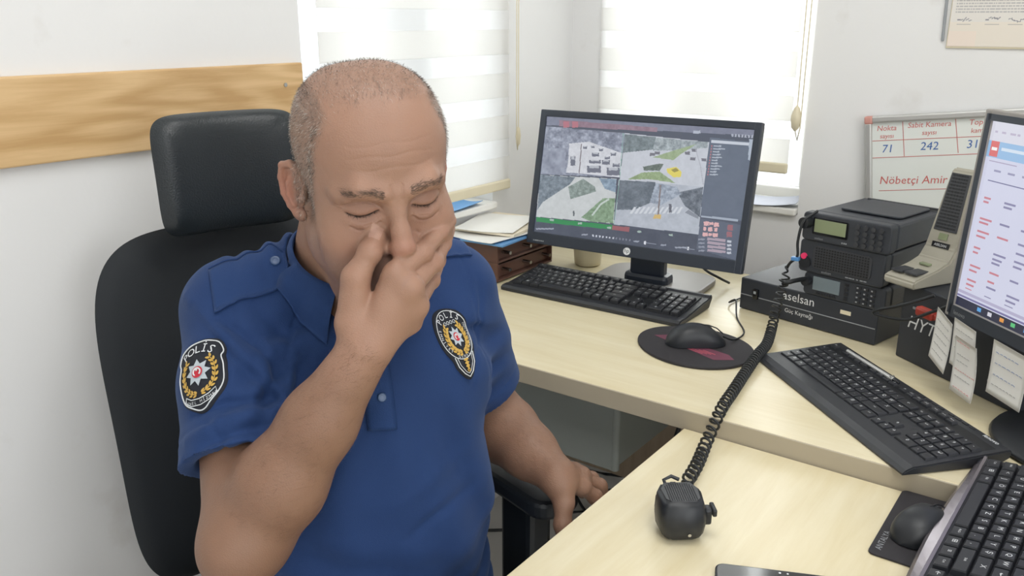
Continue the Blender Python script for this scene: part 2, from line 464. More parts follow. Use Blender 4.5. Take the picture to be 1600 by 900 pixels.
d1 = empty('office_desk', (-0.4, 1.61, 0), 0, 'long pale maple desk along the window wall carrying monitors and radios', 'desk')
MB().box((0, 0, DZ - 0.0115), (1.94, 0.815, 0.023), 0.0015, 1).build('desk_top', MAT['desk_maple'], d1)
MB().box((0, -0.4085, DZ - 0.0172), (1.94, 0.003, 0.0345), 0.001, 1).build('front_edge_band', MAT['desk_edge'], d1)
MB().box((0.945, 0.02, 0.358), (0.022, 0.72, 0.716), 0.001, 1).build('side_panel', MAT['desk_panel_brown'], d1)
MB().box((0.02, 0.33, 0.418), (1.83, 0.018, 0.596), 0.001, 1).build('modesty_panel', MAT['desk_panel_brown'], d1)
MB().box((0.245, 0.10, 0.358), (0.022, 0.44, 0.716), 0.001, 1).build('centre_panel', MAT['desk_panel_brown'], d1)
for x, y in ((-0.90, 0.36), (-0.90, -0.30)): MB().cyl((x, y, 0.358), 0.02, 0.716, n=16).build('leg', MAT['metal'], d1)

d2 = empty('desk_extension', (0.035, 0.5255, 0), 0, 'pale maple desk wing in the foreground joined below the long desk', 'desk')
MB().box((0, 0.0, NZ - 0.0125), (1.13, 1.344, 0.025), 0.0015, 1).build('desk_top', MAT['desk_maple_front'], d2)
for x, y in ((-0.50, -0.62), (0.50, -0.62), (0.50, 0.60)):
    MB().cyl((x, y, 0.342), 0.025, 0.684, n=20).build('leg', MAT['metal'], d2)

# drawer pedestal under the long desk
cb = empty('drawer_cabinet', (-0.93, 1.55, 0.0), 0, 'grey drawer cabinet hanging under the long desk beside his forearm', 'cabinet')
MB().box((0, 0.012, 0.610), (0.40, 0.42, 0.205), 0.003).build('body', MAT['cabinet_grey'], cb)
dr = MB().box((0, -0.206, 0.605), (0.396, 0.016, 0.207), 0.003).build('drawer', MAT['cabinet_grey'], cb)
MB().box((0.125, -0.2135, 0.672), (0.080, 0.0015, 0.030), 0.0005).build('handle_recess', MAT['dark_grey'], dr)
hp_ = [(0.125 + 0.042 * math.cos(a), 0.672 + 0.020 * math.sin(a)) for a in np.linspace(0, math.pi, 13)]
hm_ = MB(); v = [(x, -0.2145, z) for x, z in hp_] + [(0.125 + (x - 0.125) * .82, -0.234, 0.672 + (z - 0.672) * .55 + 0.002) for x, z in hp_]
hm_.add(v, [(i, i + 1, 14 + i, 13 + i) for i in range(12)] + [tuple(range(13, 26))], smooth=True); hm_.build('handle', MAT['metal'], dr)
MB().cyl((0.196, -0.206, 0.605), 0.009, 0.205, n=16).build('rounded_edge', MAT['cabinet_grey'], dr)

# loose cables hanging under the desk
CPATH = [[(-0.86, 1.99, 0.70), (-0.90, 1.985, 0.40), (-0.98, 1.99, 0.12), (-1.12, 2.02, 0.006), (-1.24, 1.98, 0.006)],
         [(-0.92, 1.99, 0.70), (-0.96, 2.0, 0.38), (-1.05, 2.03, 0.10), (-1.17, 2.10, 0.006), (-1.30, 2.08, 0.006)],
         [(-0.98, 2.0, 0.70), (-1.00, 2.01, 0.35), (-1.02, 2.0, 0.10), (-1.08, 1.93, 0.006), (-1.20, 1.80, 0.006)],
         [(-0.80, 1.99, 0.70), (-0.86, 2.0, 0.42), (-0.96, 2.04, 0.12), (-1.02, 2.10, 0.006), (-1.14, 2.14, 0.006)],
         [(-0.70, 1.60, 0.715), (-0.705, 1.60, 0.62), (-0.715, 1.60, 0.52), (-0.74, 1.62, 0.40), (-0.80, 1.90, 0.20)],
         [(-1.34, 1.90, 0.012), (-1.22, 1.95, 0.008), (-1.12, 1.88, 0.010), (-1.0, 1.80, 0.008)],
         [(-1.30, 1.62, 0.008), (-1.18, 1.70, 0.008), (-1.08, 1.66, 0.008), (-0.95, 1.60, 0.008)]]
for i, pth in enumerate(CPATH):
    lab = ['black cable dropping behind the long desk and curling left along the floor', 'black cable drooping to the floor corner below the window', 'black cable falling steeply under the desk towards the chair', 'black cable ending close to the back wall under the desk'] + ['thick black cable hanging alone against the brown panel under the desk', 'thin dark cable crossing the floor under the long desk', 'dark cable lying on the floor behind the armrest']
    o = MB().tube(catmull(pth, 8), 0.0042 if i != 4 else 0.005, 8).build('power_cable', MAT['cable_black'])
    tag(o, lab[i], 'cable', 'cables under the desk')

# ------------------------------------------------------------------ painted print (flat pictures on screens and paper)
def homog(src, dst):
    A = []
    for (x, y), (u, v) in zip(src, dst):
        A.append([x, y, 1, 0, 0, 0, -u * x, -u * y]); A.append([0, 0, 0, x, y, 1, -v * x, -v * y])
    h = np.linalg.solve(np.array(A, float), np.array(dst, float).reshape(-1))
    return np.append(h, 1).reshape(3, 3)
def vnoise(h, w, cell, seed):
    r = np.random.default_rng(seed); gh, gw = int(h / cell) + 3, int(w / cell) + 3
    g = r.random((gh, gw)); y = np.arange(h) / cell; x = np.arange(w) / cell
    yi = y.astype(int); xi = x.astype(int); fy = (y - yi)[:, None]; fx = (x - xi)[None]
    fy = fy * fy * (3 - 2 * fy); fx = fx * fx * (3 - 2 * fx)
    a = g[yi][:, xi]; b = g[yi][:, xi + 1]; c = g[yi + 1][:, xi]; d = g[yi + 1][:, xi + 1]
    return (a * (1 - fx) + b * fx) * (1 - fy) + (c * (1 - fx) + d * fx) * fy
class Canvas:
    def __init__(s, w, h, bg, src=None):
        s.w, s.h = w, h; s.a = np.tile(np.array(bg, float) / 255, (h, w, 1))
        s.X, s.Y = np.meshgrid(np.arange(w) + .5, np.arange(h) + .5)
        s.H = homog(src, [(0, 0), (w, 0), (w, h), (0, h)]) if src else np.eye(3)
    def P(s, pts):
        q = np.c_[np.array(pts, float), np.ones(len(pts))] @ s.H.T
        return q[:, :2] / q[:, 2:]
    def mask(s, pts):
        p = s.P(pts); m = np.zeros((s.h, s.w), bool); n = len(p)
        for i in range(n):
            x0, y0 = p[i]; x1, y1 = p[(i + 1) % n]
            if abs(y1 - y0) < 1e-9: continue
            c = ((y0 > s.Y) != (y1 > s.Y)) & (s.X < (x1 - x0) * (s.Y - y0) / (y1 - y0) + x0)
            m ^= c
        return m
    def poly(s, pts, col, noise=0.0, cell=4, seed=1):
        m = s.mask(pts); c = np.array(col, float) / 255
        if noise: s.a[m] = np.clip(c + ((.6 * vnoise(s.h, s.w, cell, seed) + .4 * vnoise(s.h, s.w, max(1.3, cell * .35), seed + 50))[m][:, None] - .5) * 2.2 * noise, 0, 1)
        else: s.a[m] = c
        return m
    def rect(s, x0, y0, x1, y1, col, **k): return s.poly([(x0, y0), (x1, y0), (x1, y1), (x0, y1)], col, **k)
    def line(s, pts, wd, col):
        for a, b in zip(pts[:-1], pts[1:]):
            d = np.array(b, float) - a; l = np.hypot(*d) + 1e-9; n = np.array([-d[1], d[0]]) / l * wd / 2
            s.poly([a + n, b + n, b - n, a - n], col)
    def mesh(s, W, H, matname, name):
        """flat w x h grid in its own plane: x right, y up, origin bottom-left, one colour per cell"""
        gx, gy = np.meshgrid(np.linspace(0, W, s.w + 1), np.linspace(H, 0, s.h + 1))
        v = np.c_[gx.ravel(), gy.ravel(), np.zeros(gx.size)]
        i = np.arange(s.h)[:, None] * (s.w + 1) + np.arange(s.w)[None]
        f = np.stack([i + s.w + 1, i + s.w + 2, i + 1, i], -1).reshape(-1, 4)
        me = bpy.data.meshes.new(name); n = len(f)
        me.vertices.add(len(v)); me.vertices.foreach_set('co', v.astype(np.float32).ravel())
        me.loops.add(n * 4); me.loops.foreach_set('vertex_index', f.astype(np.int32).ravel())
        me.polygons.add(n); me.polygons.foreach_set('loop_start', np.arange(0, n * 4, 4, dtype=np.int32))
        me.update(calc_edges=True)
        a = s.a.reshape(-1, 3); l = np.where(a <= 0.04045, a / 12.92, ((a + 0.055) / 1.055) ** 2.4)
        at_ = me.attributes.new('Col', 'FLOAT_COLOR', 'FACE')
        at_.data.foreach_set('color', np.c_[l, np.ones(len(l))].astype(np.float32).ravel())
        me.materials.append(MAT[matname]); me.update()
        return me

# traffic camera wall on the far monitor (coordinates follow the screen's own layout)
cv = Canvas(384, 225, (72, 78, 92), [(118, 75), (1180, 140), (1085, 828), (50, 672)])
cv.poly([(118, 75), (1180, 140), (1178, 170), (115, 120)], (120, 124, 142), noise=.03, cell=8)
cv.poly([(180, 92), (680, 130), (678, 152), (178, 125)], (138, 112, 126), noise=.06, cell=9, seed=3)
for x in range(0, 7): cv.rect(1060 + x * 17, 160 + x, 1070 + x * 17, 176 + x, (168, 172, 186))
cv.rect(862, 145, 900, 160, (176, 182, 196))
for k, x in enumerate((200, 245)): cv.rect(x, 100, x + 30, 132, (176, 108, 120))
# panes
cv.poly([(112, 125), (514, 160), (486, 390), (80, 375)], (138, 144, 160), noise=.16, cell=7, seed=5)
cv.poly([(230, 215), (330, 205), (500, 265), (488, 390), (215, 365), (225, 290)], (206, 208, 214), noise=.05, cell=6, seed=6)
cv.poly([(85, 240), (215, 240), (205, 370), (80, 372)], (140, 146, 162), noise=.1, cell=12, seed=7)
for (x, y, w, h) in ((320, 330, 70, 36), (330, 300, 60, 18), (420, 340, 66, 40), (396, 300, 40, 24), (450, 318, 36, 18), (345, 262, 36, 20), (300, 228, 20, 14), (340, 226, 18, 12), (380, 240, 22, 14), (440, 262, 28, 16), (410, 282, 26, 14), (236, 280, 24, 50)):
    cv.rect(x, y, x + w, y + h, (104, 108, 122)); cv.rect(x + w * .15, y, x + w * .85, y + h * .35, (178, 182, 190))
cv.line([(292, 215), (280, 372)], 5, (120, 112, 118))
cv.poly([(514, 160), (945, 205), (918, 440), (486, 405)], (194, 198, 206), noise=.03, cell=9, seed=8)
cv.poly([(514, 165), (670, 180), (660, 245), (500, 262)], (112, 124, 128), noise=.1, cell=5, seed=9)
cv.poly([(670, 182), (940, 205), (935, 235), (760, 250), (655, 250)], (150, 160, 164), noise=.16, cell=6, seed=10)
cv.poly([(655, 285), (760, 250), (880, 215), (800, 268), (760, 300), (690, 290)], (148, 166, 128), noise=.06, cell=4, seed=11)
cv.poly([(525, 402), (600, 365), (690, 360), (745, 400), (770, 420), (640, 400)], (140, 160, 118), noise=.08, cell=4, seed=12)
cv.poly([(605, 335), (690, 318), (712, 320), (690, 355), (610, 355)], (96, 108, 100), noise=.08, cell=3, seed=13)
cv.poly([(725, 345), (775, 335), (802, 360), (800, 388), (760, 390), (730, 365)], (222, 206, 92))
cv.poly([(748, 350), (775, 340), (790, 355), (765, 365)], (150, 140, 70))
for (x, y) in ((848, 285), (905, 290), (820, 255), (855, 240), (640, 262), (665, 255)): cv.rect(x, y, x + 26, y + 16, (110, 110, 120))
cv.line([(870, 225), (900, 330), (915, 430)], 4, (168, 170, 180))
cv.poly([(80, 378), (470, 398), (455, 632), (62, 596)], (196, 200, 200), noise=.03, cell=8, seed=14)
cv.poly([(80, 378), (260, 390), (235, 425), (95, 520), (68, 560)], (112, 124, 134), noise=.12, cell=6, seed=15)
cv.poly([(225, 440), (300, 398), (360, 440), (365, 465), (235, 505)], (132, 146, 140), noise=.14, cell=5, seed=16)
cv.poly([(380, 395), (470, 400), (465, 470), (410, 450)], (130, 150, 168), noise=.12, cell=7, seed=17)
cv.poly([(290, 600), (400, 500), (462, 500), (452, 630), (340, 622)], (122, 148, 118), noise=.1, cell=4, seed=18)
cv.line([(345, 590), (390, 530), (430, 505)], 9, (192, 204, 196))
cv.rect(248, 565, 256, 592, (90, 96, 100))
cv.poly([(482, 402), (916, 440), (890, 690), (455, 636)], (176, 182, 192), noise=.04, cell=9, seed=19)
cv.poly([(482, 405), (670, 415), (650, 520), (560, 560), (470, 560)], (98, 108, 118), noise=.08, cell=7, seed=20)
cv.poly([(780, 470), (915, 440), (898, 600), (820, 540)], (98, 106, 116), noise=.12, cell=5, seed=21)
cv.poly([(670, 420), (780, 440), (800, 480), (690, 540), (640, 520)], (150, 160, 174), noise=.14, cell=5, seed=22)
for x in range(560, 820, 24): cv.poly([(x, 545), (x + 12, 545), (x - 10, 580), (x - 24, 580)], (206, 210, 216))
cv.line([(695, 430), (682, 600)], 8, (126, 116, 116))
cv.poly([(665, 585), (700, 585), (695, 608), (655, 606)], (206, 176, 110))
cv.rect(738, 530, 752, 575, (96, 98, 108))
cv.poly([(840, 560), (890, 595), (890, 610), (820, 575)], (130, 136, 146))
for a, b in (((505, 160), (486, 390)), ((484, 400), (455, 636))): cv.line([a, b], 3, (130, 170, 160))
cv.poly([(64, 598), (450, 640), (448, 664), (62, 620)], (44, 132, 74))
cv.poly([(450, 642), (535, 652), (532, 676), (446, 662)], (150, 84, 90))
cv.poly([(535, 655), (888, 690), (1085, 828), (50, 672), (62, 622)], (68, 74, 88), noise=.02, cell=10)
cv.poly([(64, 600), (450, 642), (448, 664), (62, 622)], (44, 132, 74))
cv.poly([(450, 642), (537, 652), (534, 676), (446, 664)], (148, 86, 92))
for (x, y) in ((140, 614), (283, 632), (432, 655), (586, 676), (748, 694)): cv.rect(x - 10, y - 6, x + 10, y + 4, (160, 180, 172))
for k in range(12): cv.rect(346 + k * 17, 690 + k * 2.2, 354 + k * 17, 700 + k * 2.2, (200, 204, 214) if k < 7 else (116, 120, 134))
for (x, y, w) in ((60, 655, 90), (292, 686, 30), (556, 722, 30), (694, 742, 30), (770, 755, 60)): cv.rect(x, y, x + w, y + 8, (150, 156, 170))
cv.line([(610, 732), (672, 740)], 3, (150, 156, 170)); cv.rect(610, 724, 620, 742, (220, 222, 228)); cv.rect(832, 756, 842, 772, (220, 222, 228)); cv.line([(805, 762), (870, 770)], 3, (150, 156, 170))
# side list
cv.poly([(948, 180), (1180, 205), (1120, 620), (900, 592)], (92, 102, 118), noise=.015, cell=14, seed=23)
cv.poly([(955, 194), (1150, 206), (1148, 222), (953, 208)], (198, 204, 214)); cv.poly([(1152, 188), (1176, 190), (1160, 300), (1146, 298)], (170, 180, 194))
for k in range(11): cv.rect(968 - k * 2, 222 + k * 15, 968 - k * 2 + random.randint(30, 60), 229 + k * 15, (170, 178, 190)); cv.rect(956 - k * 2, 222 + k * 15, 962 - k * 2, 229 + k * 15, (176, 112, 120))
cv.poly([(905, 590), (1095, 610), (1093, 622), (903, 600)], (160, 170, 184)); cv.poly([(902, 604), (1112, 640), (1085, 828), (880, 765)], (86, 94, 110), noise=.015, cell=12)
for (x, y, w, h) in ((918, 622, 26, 22), (945, 626, 22, 14), (970, 628, 26, 22), (916, 650, 14, 20), (940, 652, 22, 22), (972, 656, 16, 20), (912, 680, 26, 20), (942, 684, 18, 14), (964, 684, 26, 20)): cv.rect(x, y, x + w, y + h, (222, 172, 172))
for (x, y, w, h) in ((1040, 640, 28, 30), (1036, 676, 28, 28)): cv.rect(x, y, x + w, y + h, (150, 98, 106))
for k in range(4): cv.poly([(938, 706 + k * 20), (1032, 716 + k * 20), (1030, 730 + k * 20), (936, 720 + k * 20)], (168, 152, 164)); cv.rect(890, 712 + k * 20, 922, 720 + k * 20, (140, 146, 160)); cv.rect(1038, 722 + k * 20, 1060, 734 + k * 20, (190, 194, 204))
cv.a = cv.a * 0.90 + 0.10 * np.array([.60, .64, .72])  # pale glare haze mixed into the screen picture
hp_screen = cv

def monitor(name, label, BL, ang, tilt, W, H, bez, screen_cv, bezmat, sidemat, base_c, base_r, base_h, logo=None, base_kind='disc'):
    ax = Vector((math.cos(ang), math.sin(ang), 0)); nb = Vector((-math.sin(ang), math.cos(ang), 0))
    up = Vector((0, 0, 1)) * math.cos(tilt) + nb * math.sin(tilt)
    root = empty(name, base_c, ang, label, 'monitor', 'desk monitors')
    inv = root.matrix_basis.inverted()
    M = inv @ frame(BL, ax, up)                       # x right, y up, z out of the screen
    bl, bt, br, bb = bez
    fr = MB()
    fr.box((bl / 2, H / 2, -0.009), (bl, H, 0.018), 0.002, M=M).box((W - br / 2, H / 2, -0.009), (br, H, 0.018), 0.002, M=M)
    fr.box((W / 2, H - bt / 2, -0.009), (W - bl - br + 0.004, bt, 0.018), 0.002, M=M).box((W / 2, bb / 2, -0.009), (W - bl - br + 0.004, bb, 0.018), 0.002, M=M)
    fr.build('bezel', bezmat, root)
    MB().box((W / 2, H / 2, -0.021), (W - 0.004, H - 0.004, 0.02), 0.006, M=M).box((W / 2, H * 0.47, -0.038), (W * 0.7, H * 0.7, 0.03), 0.012, M=M).build('back_shell', sidemat, root)
    sw, sh = W - bl - br, H - bt - bb
    sc = link('screen', screen_cv.mesh(sw, sh, 'screen_print', 'screen'), root)
    sc.matrix_local = M @ Matrix.Translation((bl, bb, -0.004))
    MB().box((W / 2, H / 2, -0.0065), (sw + 0.004, sh + 0.004, 0.004), M=M).build('panel', MAT['black_gloss'], root)
    return root, M

HPBL = (-1.176, 1.666, 0.830)
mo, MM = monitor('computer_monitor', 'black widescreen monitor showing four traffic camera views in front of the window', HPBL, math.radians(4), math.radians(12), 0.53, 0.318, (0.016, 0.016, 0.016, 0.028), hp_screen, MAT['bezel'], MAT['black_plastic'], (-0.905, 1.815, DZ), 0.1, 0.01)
lg = MB().cyl((0.265, 0.0135, 0.0008), 0.0085, 0.0016, n=24, M=MM).build('logo_disc', MAT['print_white'], mo)
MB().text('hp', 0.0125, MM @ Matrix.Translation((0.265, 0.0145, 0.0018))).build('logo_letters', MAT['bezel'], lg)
def dashes(n, w, h, M, seed=1):
    r_ = random.Random(seed); mb = MB(); x = -w / 2
    for k in range(n):
        l = w / n * (.5 + .4 * r_.random()); mb.box((x + l / 2, 0, 0.0002), (l, h, 0.0004), M=M); x += w / n
    return mb
dashes(7, 0.030, 0.0028, MM @ Matrix.Translation((0.034, 0.008, 0.0))).build('model_print', MAT['print_grey'], mo)
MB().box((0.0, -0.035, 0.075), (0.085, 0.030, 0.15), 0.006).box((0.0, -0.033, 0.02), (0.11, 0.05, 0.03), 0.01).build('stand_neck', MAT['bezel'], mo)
MB().prism(rrect(0.27, 0.19, 0.05), 0.0005, 0.014, 0.004).build('stand_base', MAT['bezel_grey'], mo)  # dark base, its grey colour stands in for window glare
MB().tube(catmull([(0.09, 0.0, 0.10), (0.12, 0.0, 0.055), (0.155, 0.02, 0.03), (0.165, 0.06, 0.01)], 6), 0.003, 8).build('cable', MAT['cable_black'], mo)
MB().tube(catmull([(-0.03, -0.005, 0.11), (-0.055, -0.01, 0.078), (-0.09, 0.0, 0.10)], 6), 0.003, 8).build('cable', MAT['cable_black'], mo)

cv = Canvas(170, 190, (206, 208, 226), [(165, 52), (700, 60), (700, 800), (70, 495)])
cv.a[:] = np.array([206, 208, 228]) / 255
def rr(u0, v0, u1, v1, c): cv.a[int(v0 * cv.h):max(int(v0 * cv.h) + 1, int(v1 * cv.h)), int(u0 * cv.w):max(int(u0 * cv.w) + 1, int(u1 * cv.w))] = np.array(c) / 255
rr(0, 0, 1, .10, (214, 214, 226)); rr(0, .10, 1, .185, (150, 186, 222)); rr(.015, .105, .05, .18, (214, 110, 110)); rr(.02, .135, .045, .15, (240, 240, 240))
for k in range(30): rr(.02 + k * .032, .05, .03 + k * .032 + .008 * (k % 3), .06, (186, 178, 200))
rr(.06, .13, .16, .145, (210, 222, 236)); rr(.02, .20, .14, .21, (170, 162, 190)); rr(.03, .30, .40, .31, (110, 110, 150))
for k in range(6): rr(.05 + .06 * k, .245, .08 + .06 * k, .255, (150, 150, 180))
rs = np.random.default_rng(3)
for row, v in enumerate((.39, .50, .57, .66, .76, .84)):
    for k in range(11):
        u = .03 + k * .09; wdt = .03 + .03 * rs.random()
        c = (196, 128, 140) if (k in (0,) or (row in (2, 4) and k == 1)) else (136, 134, 168)
        rr(u, v, u + wdt, v + .012, c)
        if rs.random() < .5: rr(u, v + .025, u + wdt * .8, v + .036, c)
        if rs.random() < .3: rr(u, v + .05, u + wdt * .7, v + .06, c)
rr(0, .955, 1, 1, (40, 44, 66))
for k in range(14): rr(.10 + k * .05, .966, .118 + k * .05, .985, [(90, 160, 220), (210, 210, 220), (220, 150, 70), (90, 190, 120)][k % 4])
rr(.0, .915, .6, .93, (176, 172, 200)); rr(.0, .94, 1, .952, (120, 116, 160))
M2BL = (-0.223, 1.503, 0.884)
m2, MM2 = monitor('computer_monitor', 'grey-framed monitor at the right edge showing a spreadsheet, paper notes hanging from it', M2BL, math.radians(-44), math.radians(3), 0.53, 0.33, (0.016, 0.016, 0.016, 0.022), cv, MAT['bezel_grey'], MAT['black_plastic'], (0.035, 1.405, DZ), 0.13, 0.012)
MB().box((0.0, -0.03, 0.10), (0.07, 0.03, 0.20), 0.006).build('stand_neck', MAT['black_plastic'], m2)
MB().lathe([(0.0, 0.0005), (0.132, 0.0005), (0.138, 0.004), (0.134, 0.010), (0.10, 0.014), (0.0, 0.016)], 48, (-0.03, 0.0, 0)).build('stand_base', MAT['black_plastic'], m2)
# dark inner strip of the bezel
ib = MB()
for (c, s) in (((0.011, 0.165, 0.0004), (0.010, 0.318, 0.0012)), ((0.265, 0.319, 0.0004), (0.51, 0.010, 0.0012))): ib.box(c, s, M=MM2)
ib.box((0.265, 0.011, 0.0004), (0.51, 0.020, 0.0012), M=MM2)
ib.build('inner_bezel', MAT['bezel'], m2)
MB().text('lenovo', 0.010, MM2 @ Matrix.Translation((0.022, 0.0105, 0.0013)), align='LEFT').build('logo_letters', MAT['print_grey'], m2)

# ------------------------------------------------------------------ keyboards
ROWS = [
 [('Esc', 1), (None, 1), ('F1', 1), ('F2', 1), ('F3', 1), ('F4', 1), (None, .5), ('F5', 1), ('F6', 1), ('F7', 1), ('F8', 1), (None, .5), ('F9', 1), ('F10', 1), ('F11', 1), ('F12', 1), (None, .25), ('PrtSc', 1), ('ScrLk', 1), ('Pause', 1)],
 [('+', 1)] + [(c, 1) for c in '1234567890/-'] + [('←', 2), (None, .25), ('Ins', 1), ('Home', 1), ('PgUp', 1), (None, .25), ('Num', 1), ('/', 1), ('*', 1), ('-', 1)],
 [('Tab', 1.5)] + [(c, 1) for c in 'FGĞIODRNHPQW'] + [('↵', 1.5), (None, .25), ('Del', 1), ('End', 1), ('PgDn', 1), (None, .25), ('7', 1), ('8', 1), ('9', 1), ('+', 1)],
 [('Caps', 1.75)] + [(c, 1) for c in 'UİEAÜTKMLYŞ'] + [('X', 2.25), (None, 3.5), ('4', 1), ('5', 1), ('6', 1), ('', 1)],
 [('Shift', 1.25), ('<', 1)] + [(c, 1) for c in 'JÖVCÇZSB.,'] + [('Shift', 2.75), (None, 1.25), ('↑', 1), (None, 1.25), ('1', 1), ('2', 1), ('3', 1), ('↵', 1)],
 [('Ctrl', 1.25), ('⊞', 1.25), ('Alt', 1.25), ('', 6.25), ('AltGr', 1.25), ('⊞', 1.25), ('≡', 1.25), ('Ctrl', 1.25), (None, .25), ('←', 1), ('↓', 1), ('→', 1), (None, .25), ('0', 2), (',', 1), ('', 1)]]
def keycap(w, d, h, legend, inset=0.0022, legend_scale=1.0):
    mb = MB(); t = inset
    b = [(-w / 2, -d / 2, 0), (w / 2, -d / 2, 0), (w / 2, d / 2, 0), (-w / 2, d / 2, 0)]
    m = [(-w / 2 + t * .5, -d / 2 + t * .5, h * .8), (w / 2 - t * .5, -d / 2 + t * .5, h * .8), (w / 2 - t * .5, d / 2 - t * .3, h * .8), (-w / 2 + t * .5, d / 2 - t * .3, h * .8)]
    p = [(-w / 2 + t, -d / 2 + t, h), (w / 2 - t, -d / 2 + t, h), (w / 2 - t, d / 2 - t * .7, h), (-w / 2 + t, d / 2 - t * .7, h)]
    f = []
    for o in (0, 4):
        for i in range(4): f.append((o + i, o + (i + 1) % 4, o + 4 + (i + 1) % 4, o + 4 + i))
    f.append((8, 9, 10, 11))
    mb.add(b + m + p, f)
    if legend:
        n = len(legend); s = (0.0078 if n == 1 else 0.0046 if n < 4 else 0.0036) * legend_scale
        mb.text(legend, s, Matrix.Translation((-0.0012 * 0, 0.0016, h + 0.00025)), mi=1)
    return mb
def keyboard(name, label, M, W, D, prof, ky0, pitch_y, zk0, zk1, kh, frow_h, style, key_pitch=0.0187, x0=None, leg_scale=1.0):
    """prof: side outline (y, z) of the body, extruded over the width; keys sit on the line zk0 -> zk1"""
    root = empty(name, matrix=M, label=label, cat='keyboard')
    tag(root, group='computer keyboards')
    bm = bmesh.new()
    n = len(prof); vs = []
    for x in (0.0, W):
        vs.append([bm.verts.new((x, y, z)) for y, z in prof])
    for i in range(n): bm.faces.new((vs[0][i], vs[0][(i + 1) % n], vs[1][(i + 1) % n], vs[1][i]))
    bm.faces.new(vs[0][::-1]); bm.faces.new(vs[1])
    bmesh.ops.recalc_face_normals(bm, faces=bm.faces)
    ends = [e for e in bm.edges if abs(e.verts[0].co.x - e.verts[1].co.x) < 1e-6]
    bmesh.ops.bevel(bm, geom=ends, offset=0.002, segments=2, affect='EDGES')
    MB().bm(bm).build('body', MAT['kb_body'], root)
    slope = math.atan2(zk1 - zk0, 5.2 * pitch_y)
    x0 = (W - 22.5 * key_pitch) / 2 if x0 is None else x0
    # sunken key bed
    MB().box((W / 2, ky0 + 2.75 * pitch_y, (zk0 + zk1) / 2 - 0.0012), (22.6 * key_pitch, 6.3 * pitch_y, 0.003), 0.001, M=None).build('key_bed', MAT['key_base'], root, None, None) if False else None
    mb = MB(); Mb = Matrix.Translation((W / 2, ky0 + 2.55 * pitch_y, (zk0 + zk1) / 2)) @ Matrix.Rotation(slope, 4, 'X')
    mb.box((0, 0, -0.0008), (22.6 * key_pitch, 6.2 * pitch_y, 0.004), 0.001, M=Mb); mb.build('key_bed', MAT['key_base'], root)
    cache = {}
    for r, row in enumerate(ROWS):
        x = x0; rb = 5 - r
        yc = ky0 + rb * pitch_y + (0.35 * pitch_y if r == 0 else 0)
        z = zk0 + (zk1 - zk0) * (yc - ky0) / (5.2 * pitch_y)
        for leg, w in row:
            if leg is not None:
                key = (leg, w, r == 0)
                if key not in cache:
                    cache[key] = keycap(w * key_pitch - 0.0016, (pitch_y - 0.0016) * (frow_h if r == 0 else 1), kh, leg, legend_scale=leg_scale).mesh([MAT['key_black'], MAT['print_white']], 'key')
                link('key', cache[key], root, (x + w * key_pitch / 2, yc, z + 0.001), (slope, 0, 0))
            x += w * key_pitch
    return root
def kbM(o, th, tilt_y=0.0): return Matrix.Translation(o) @ Matrix.Rotation(th, 4, 'Z') @ Matrix.Rotation(tilt_y, 4, 'Y')

# far keyboard in front of the camera monitor
k1 = keyboard('computer_keyboard', 'black keyboard in front of the traffic-camera monitor', kbM((-1.167, 1.55, DZ), 0.0103), 0.455, 0.165,
     [(0.0, 0.001), (0.0, 0.008), (0.006, 0.0125), (0.022, 0.013), (0.028, 0.012), (0.150, 0.024), (0.158, 0.028), (0.165, 0.028), (0.165, 0.020), (0.150, 0.001)], 0.036, 0.0192, 0.0135, 0.0245, 0.0075, 0.85, 'a')
# wide keyboard with palm rest
k2 = keyboard('computer_keyboard', 'black low-profile keyboard with wide palm rest and a pen lying on it', kbM((-0.519, 1.479, DZ), -0.743), 0.44, 0.17,
     [(0.0, 0.001), (0.0, 0.004), (0.005, 0.0085), (0.016, 0.0125), (0.036, 0.0135), (0.158, 0.0225), (0.168, 0.0225), (0.170, 0.019), (0.168, 0.010), (0.150, 0.001)], 0.049, 0.0182, 0.0128, 0.0205, 0.0042, 0.62, 'b', key_pitch=0.0186)
MB().text('lenovo', 0.011, Matrix.Translation((0.405, 0.1635, 0.0229)), extrude=0.0001).build('logo_letters', MAT['print_white'], k2)
for i in range(9):
    MB().box((0.235 + i * 0.0155 + (0.008 if i > 4 else 0), 0.162, 0.0230), (0.011, 0.004, 0.0016), 0.0005).build('media_key', MAT['key_black'], k2)
# near keyboard, turned to the seated man, its far end resting on the long desk
th3 = math.atan2(-0.313 - 0.137, -0.022 - 0.010)
a3 = Vector((-0.118, 1.275, 0.7425)); b3 = Vector((-0.141, 0.826, NZ + 0.001))
u3 = (b3 - a3); L3 = u3.length; u3.normalize(); z3 = Vector((0, 0, 1)); z3 = (z3 - u3 * z3.dot(u3)).normalized(); v3 = z3.cross(u3)
k3 = keyboard('computer_keyboard', 'large black keyboard with grey palm strip in the bottom right corner', Matrix(((u3.x, v3.x, z3.x, a3.x), (u3.y, v3.y, z3.y, a3.y), (u3.z, v3.z, z3.z, a3.z), (0, 0, 0, 1))), L3, 0.17,
     [(0.0, 0.001), (0.0, 0.006), (0.003, 0.012), (0.010, 0.0150), (0.014, 0.0142), (0.155, 0.028), (0.163, 0.032), (0.170, 0.030), (0.170, 0.020), (0.155, 0.001)], 0.0245, 0.0192, 0.0155, 0.0265, 0.0085, 0.9, 'c', leg_scale=1.1)
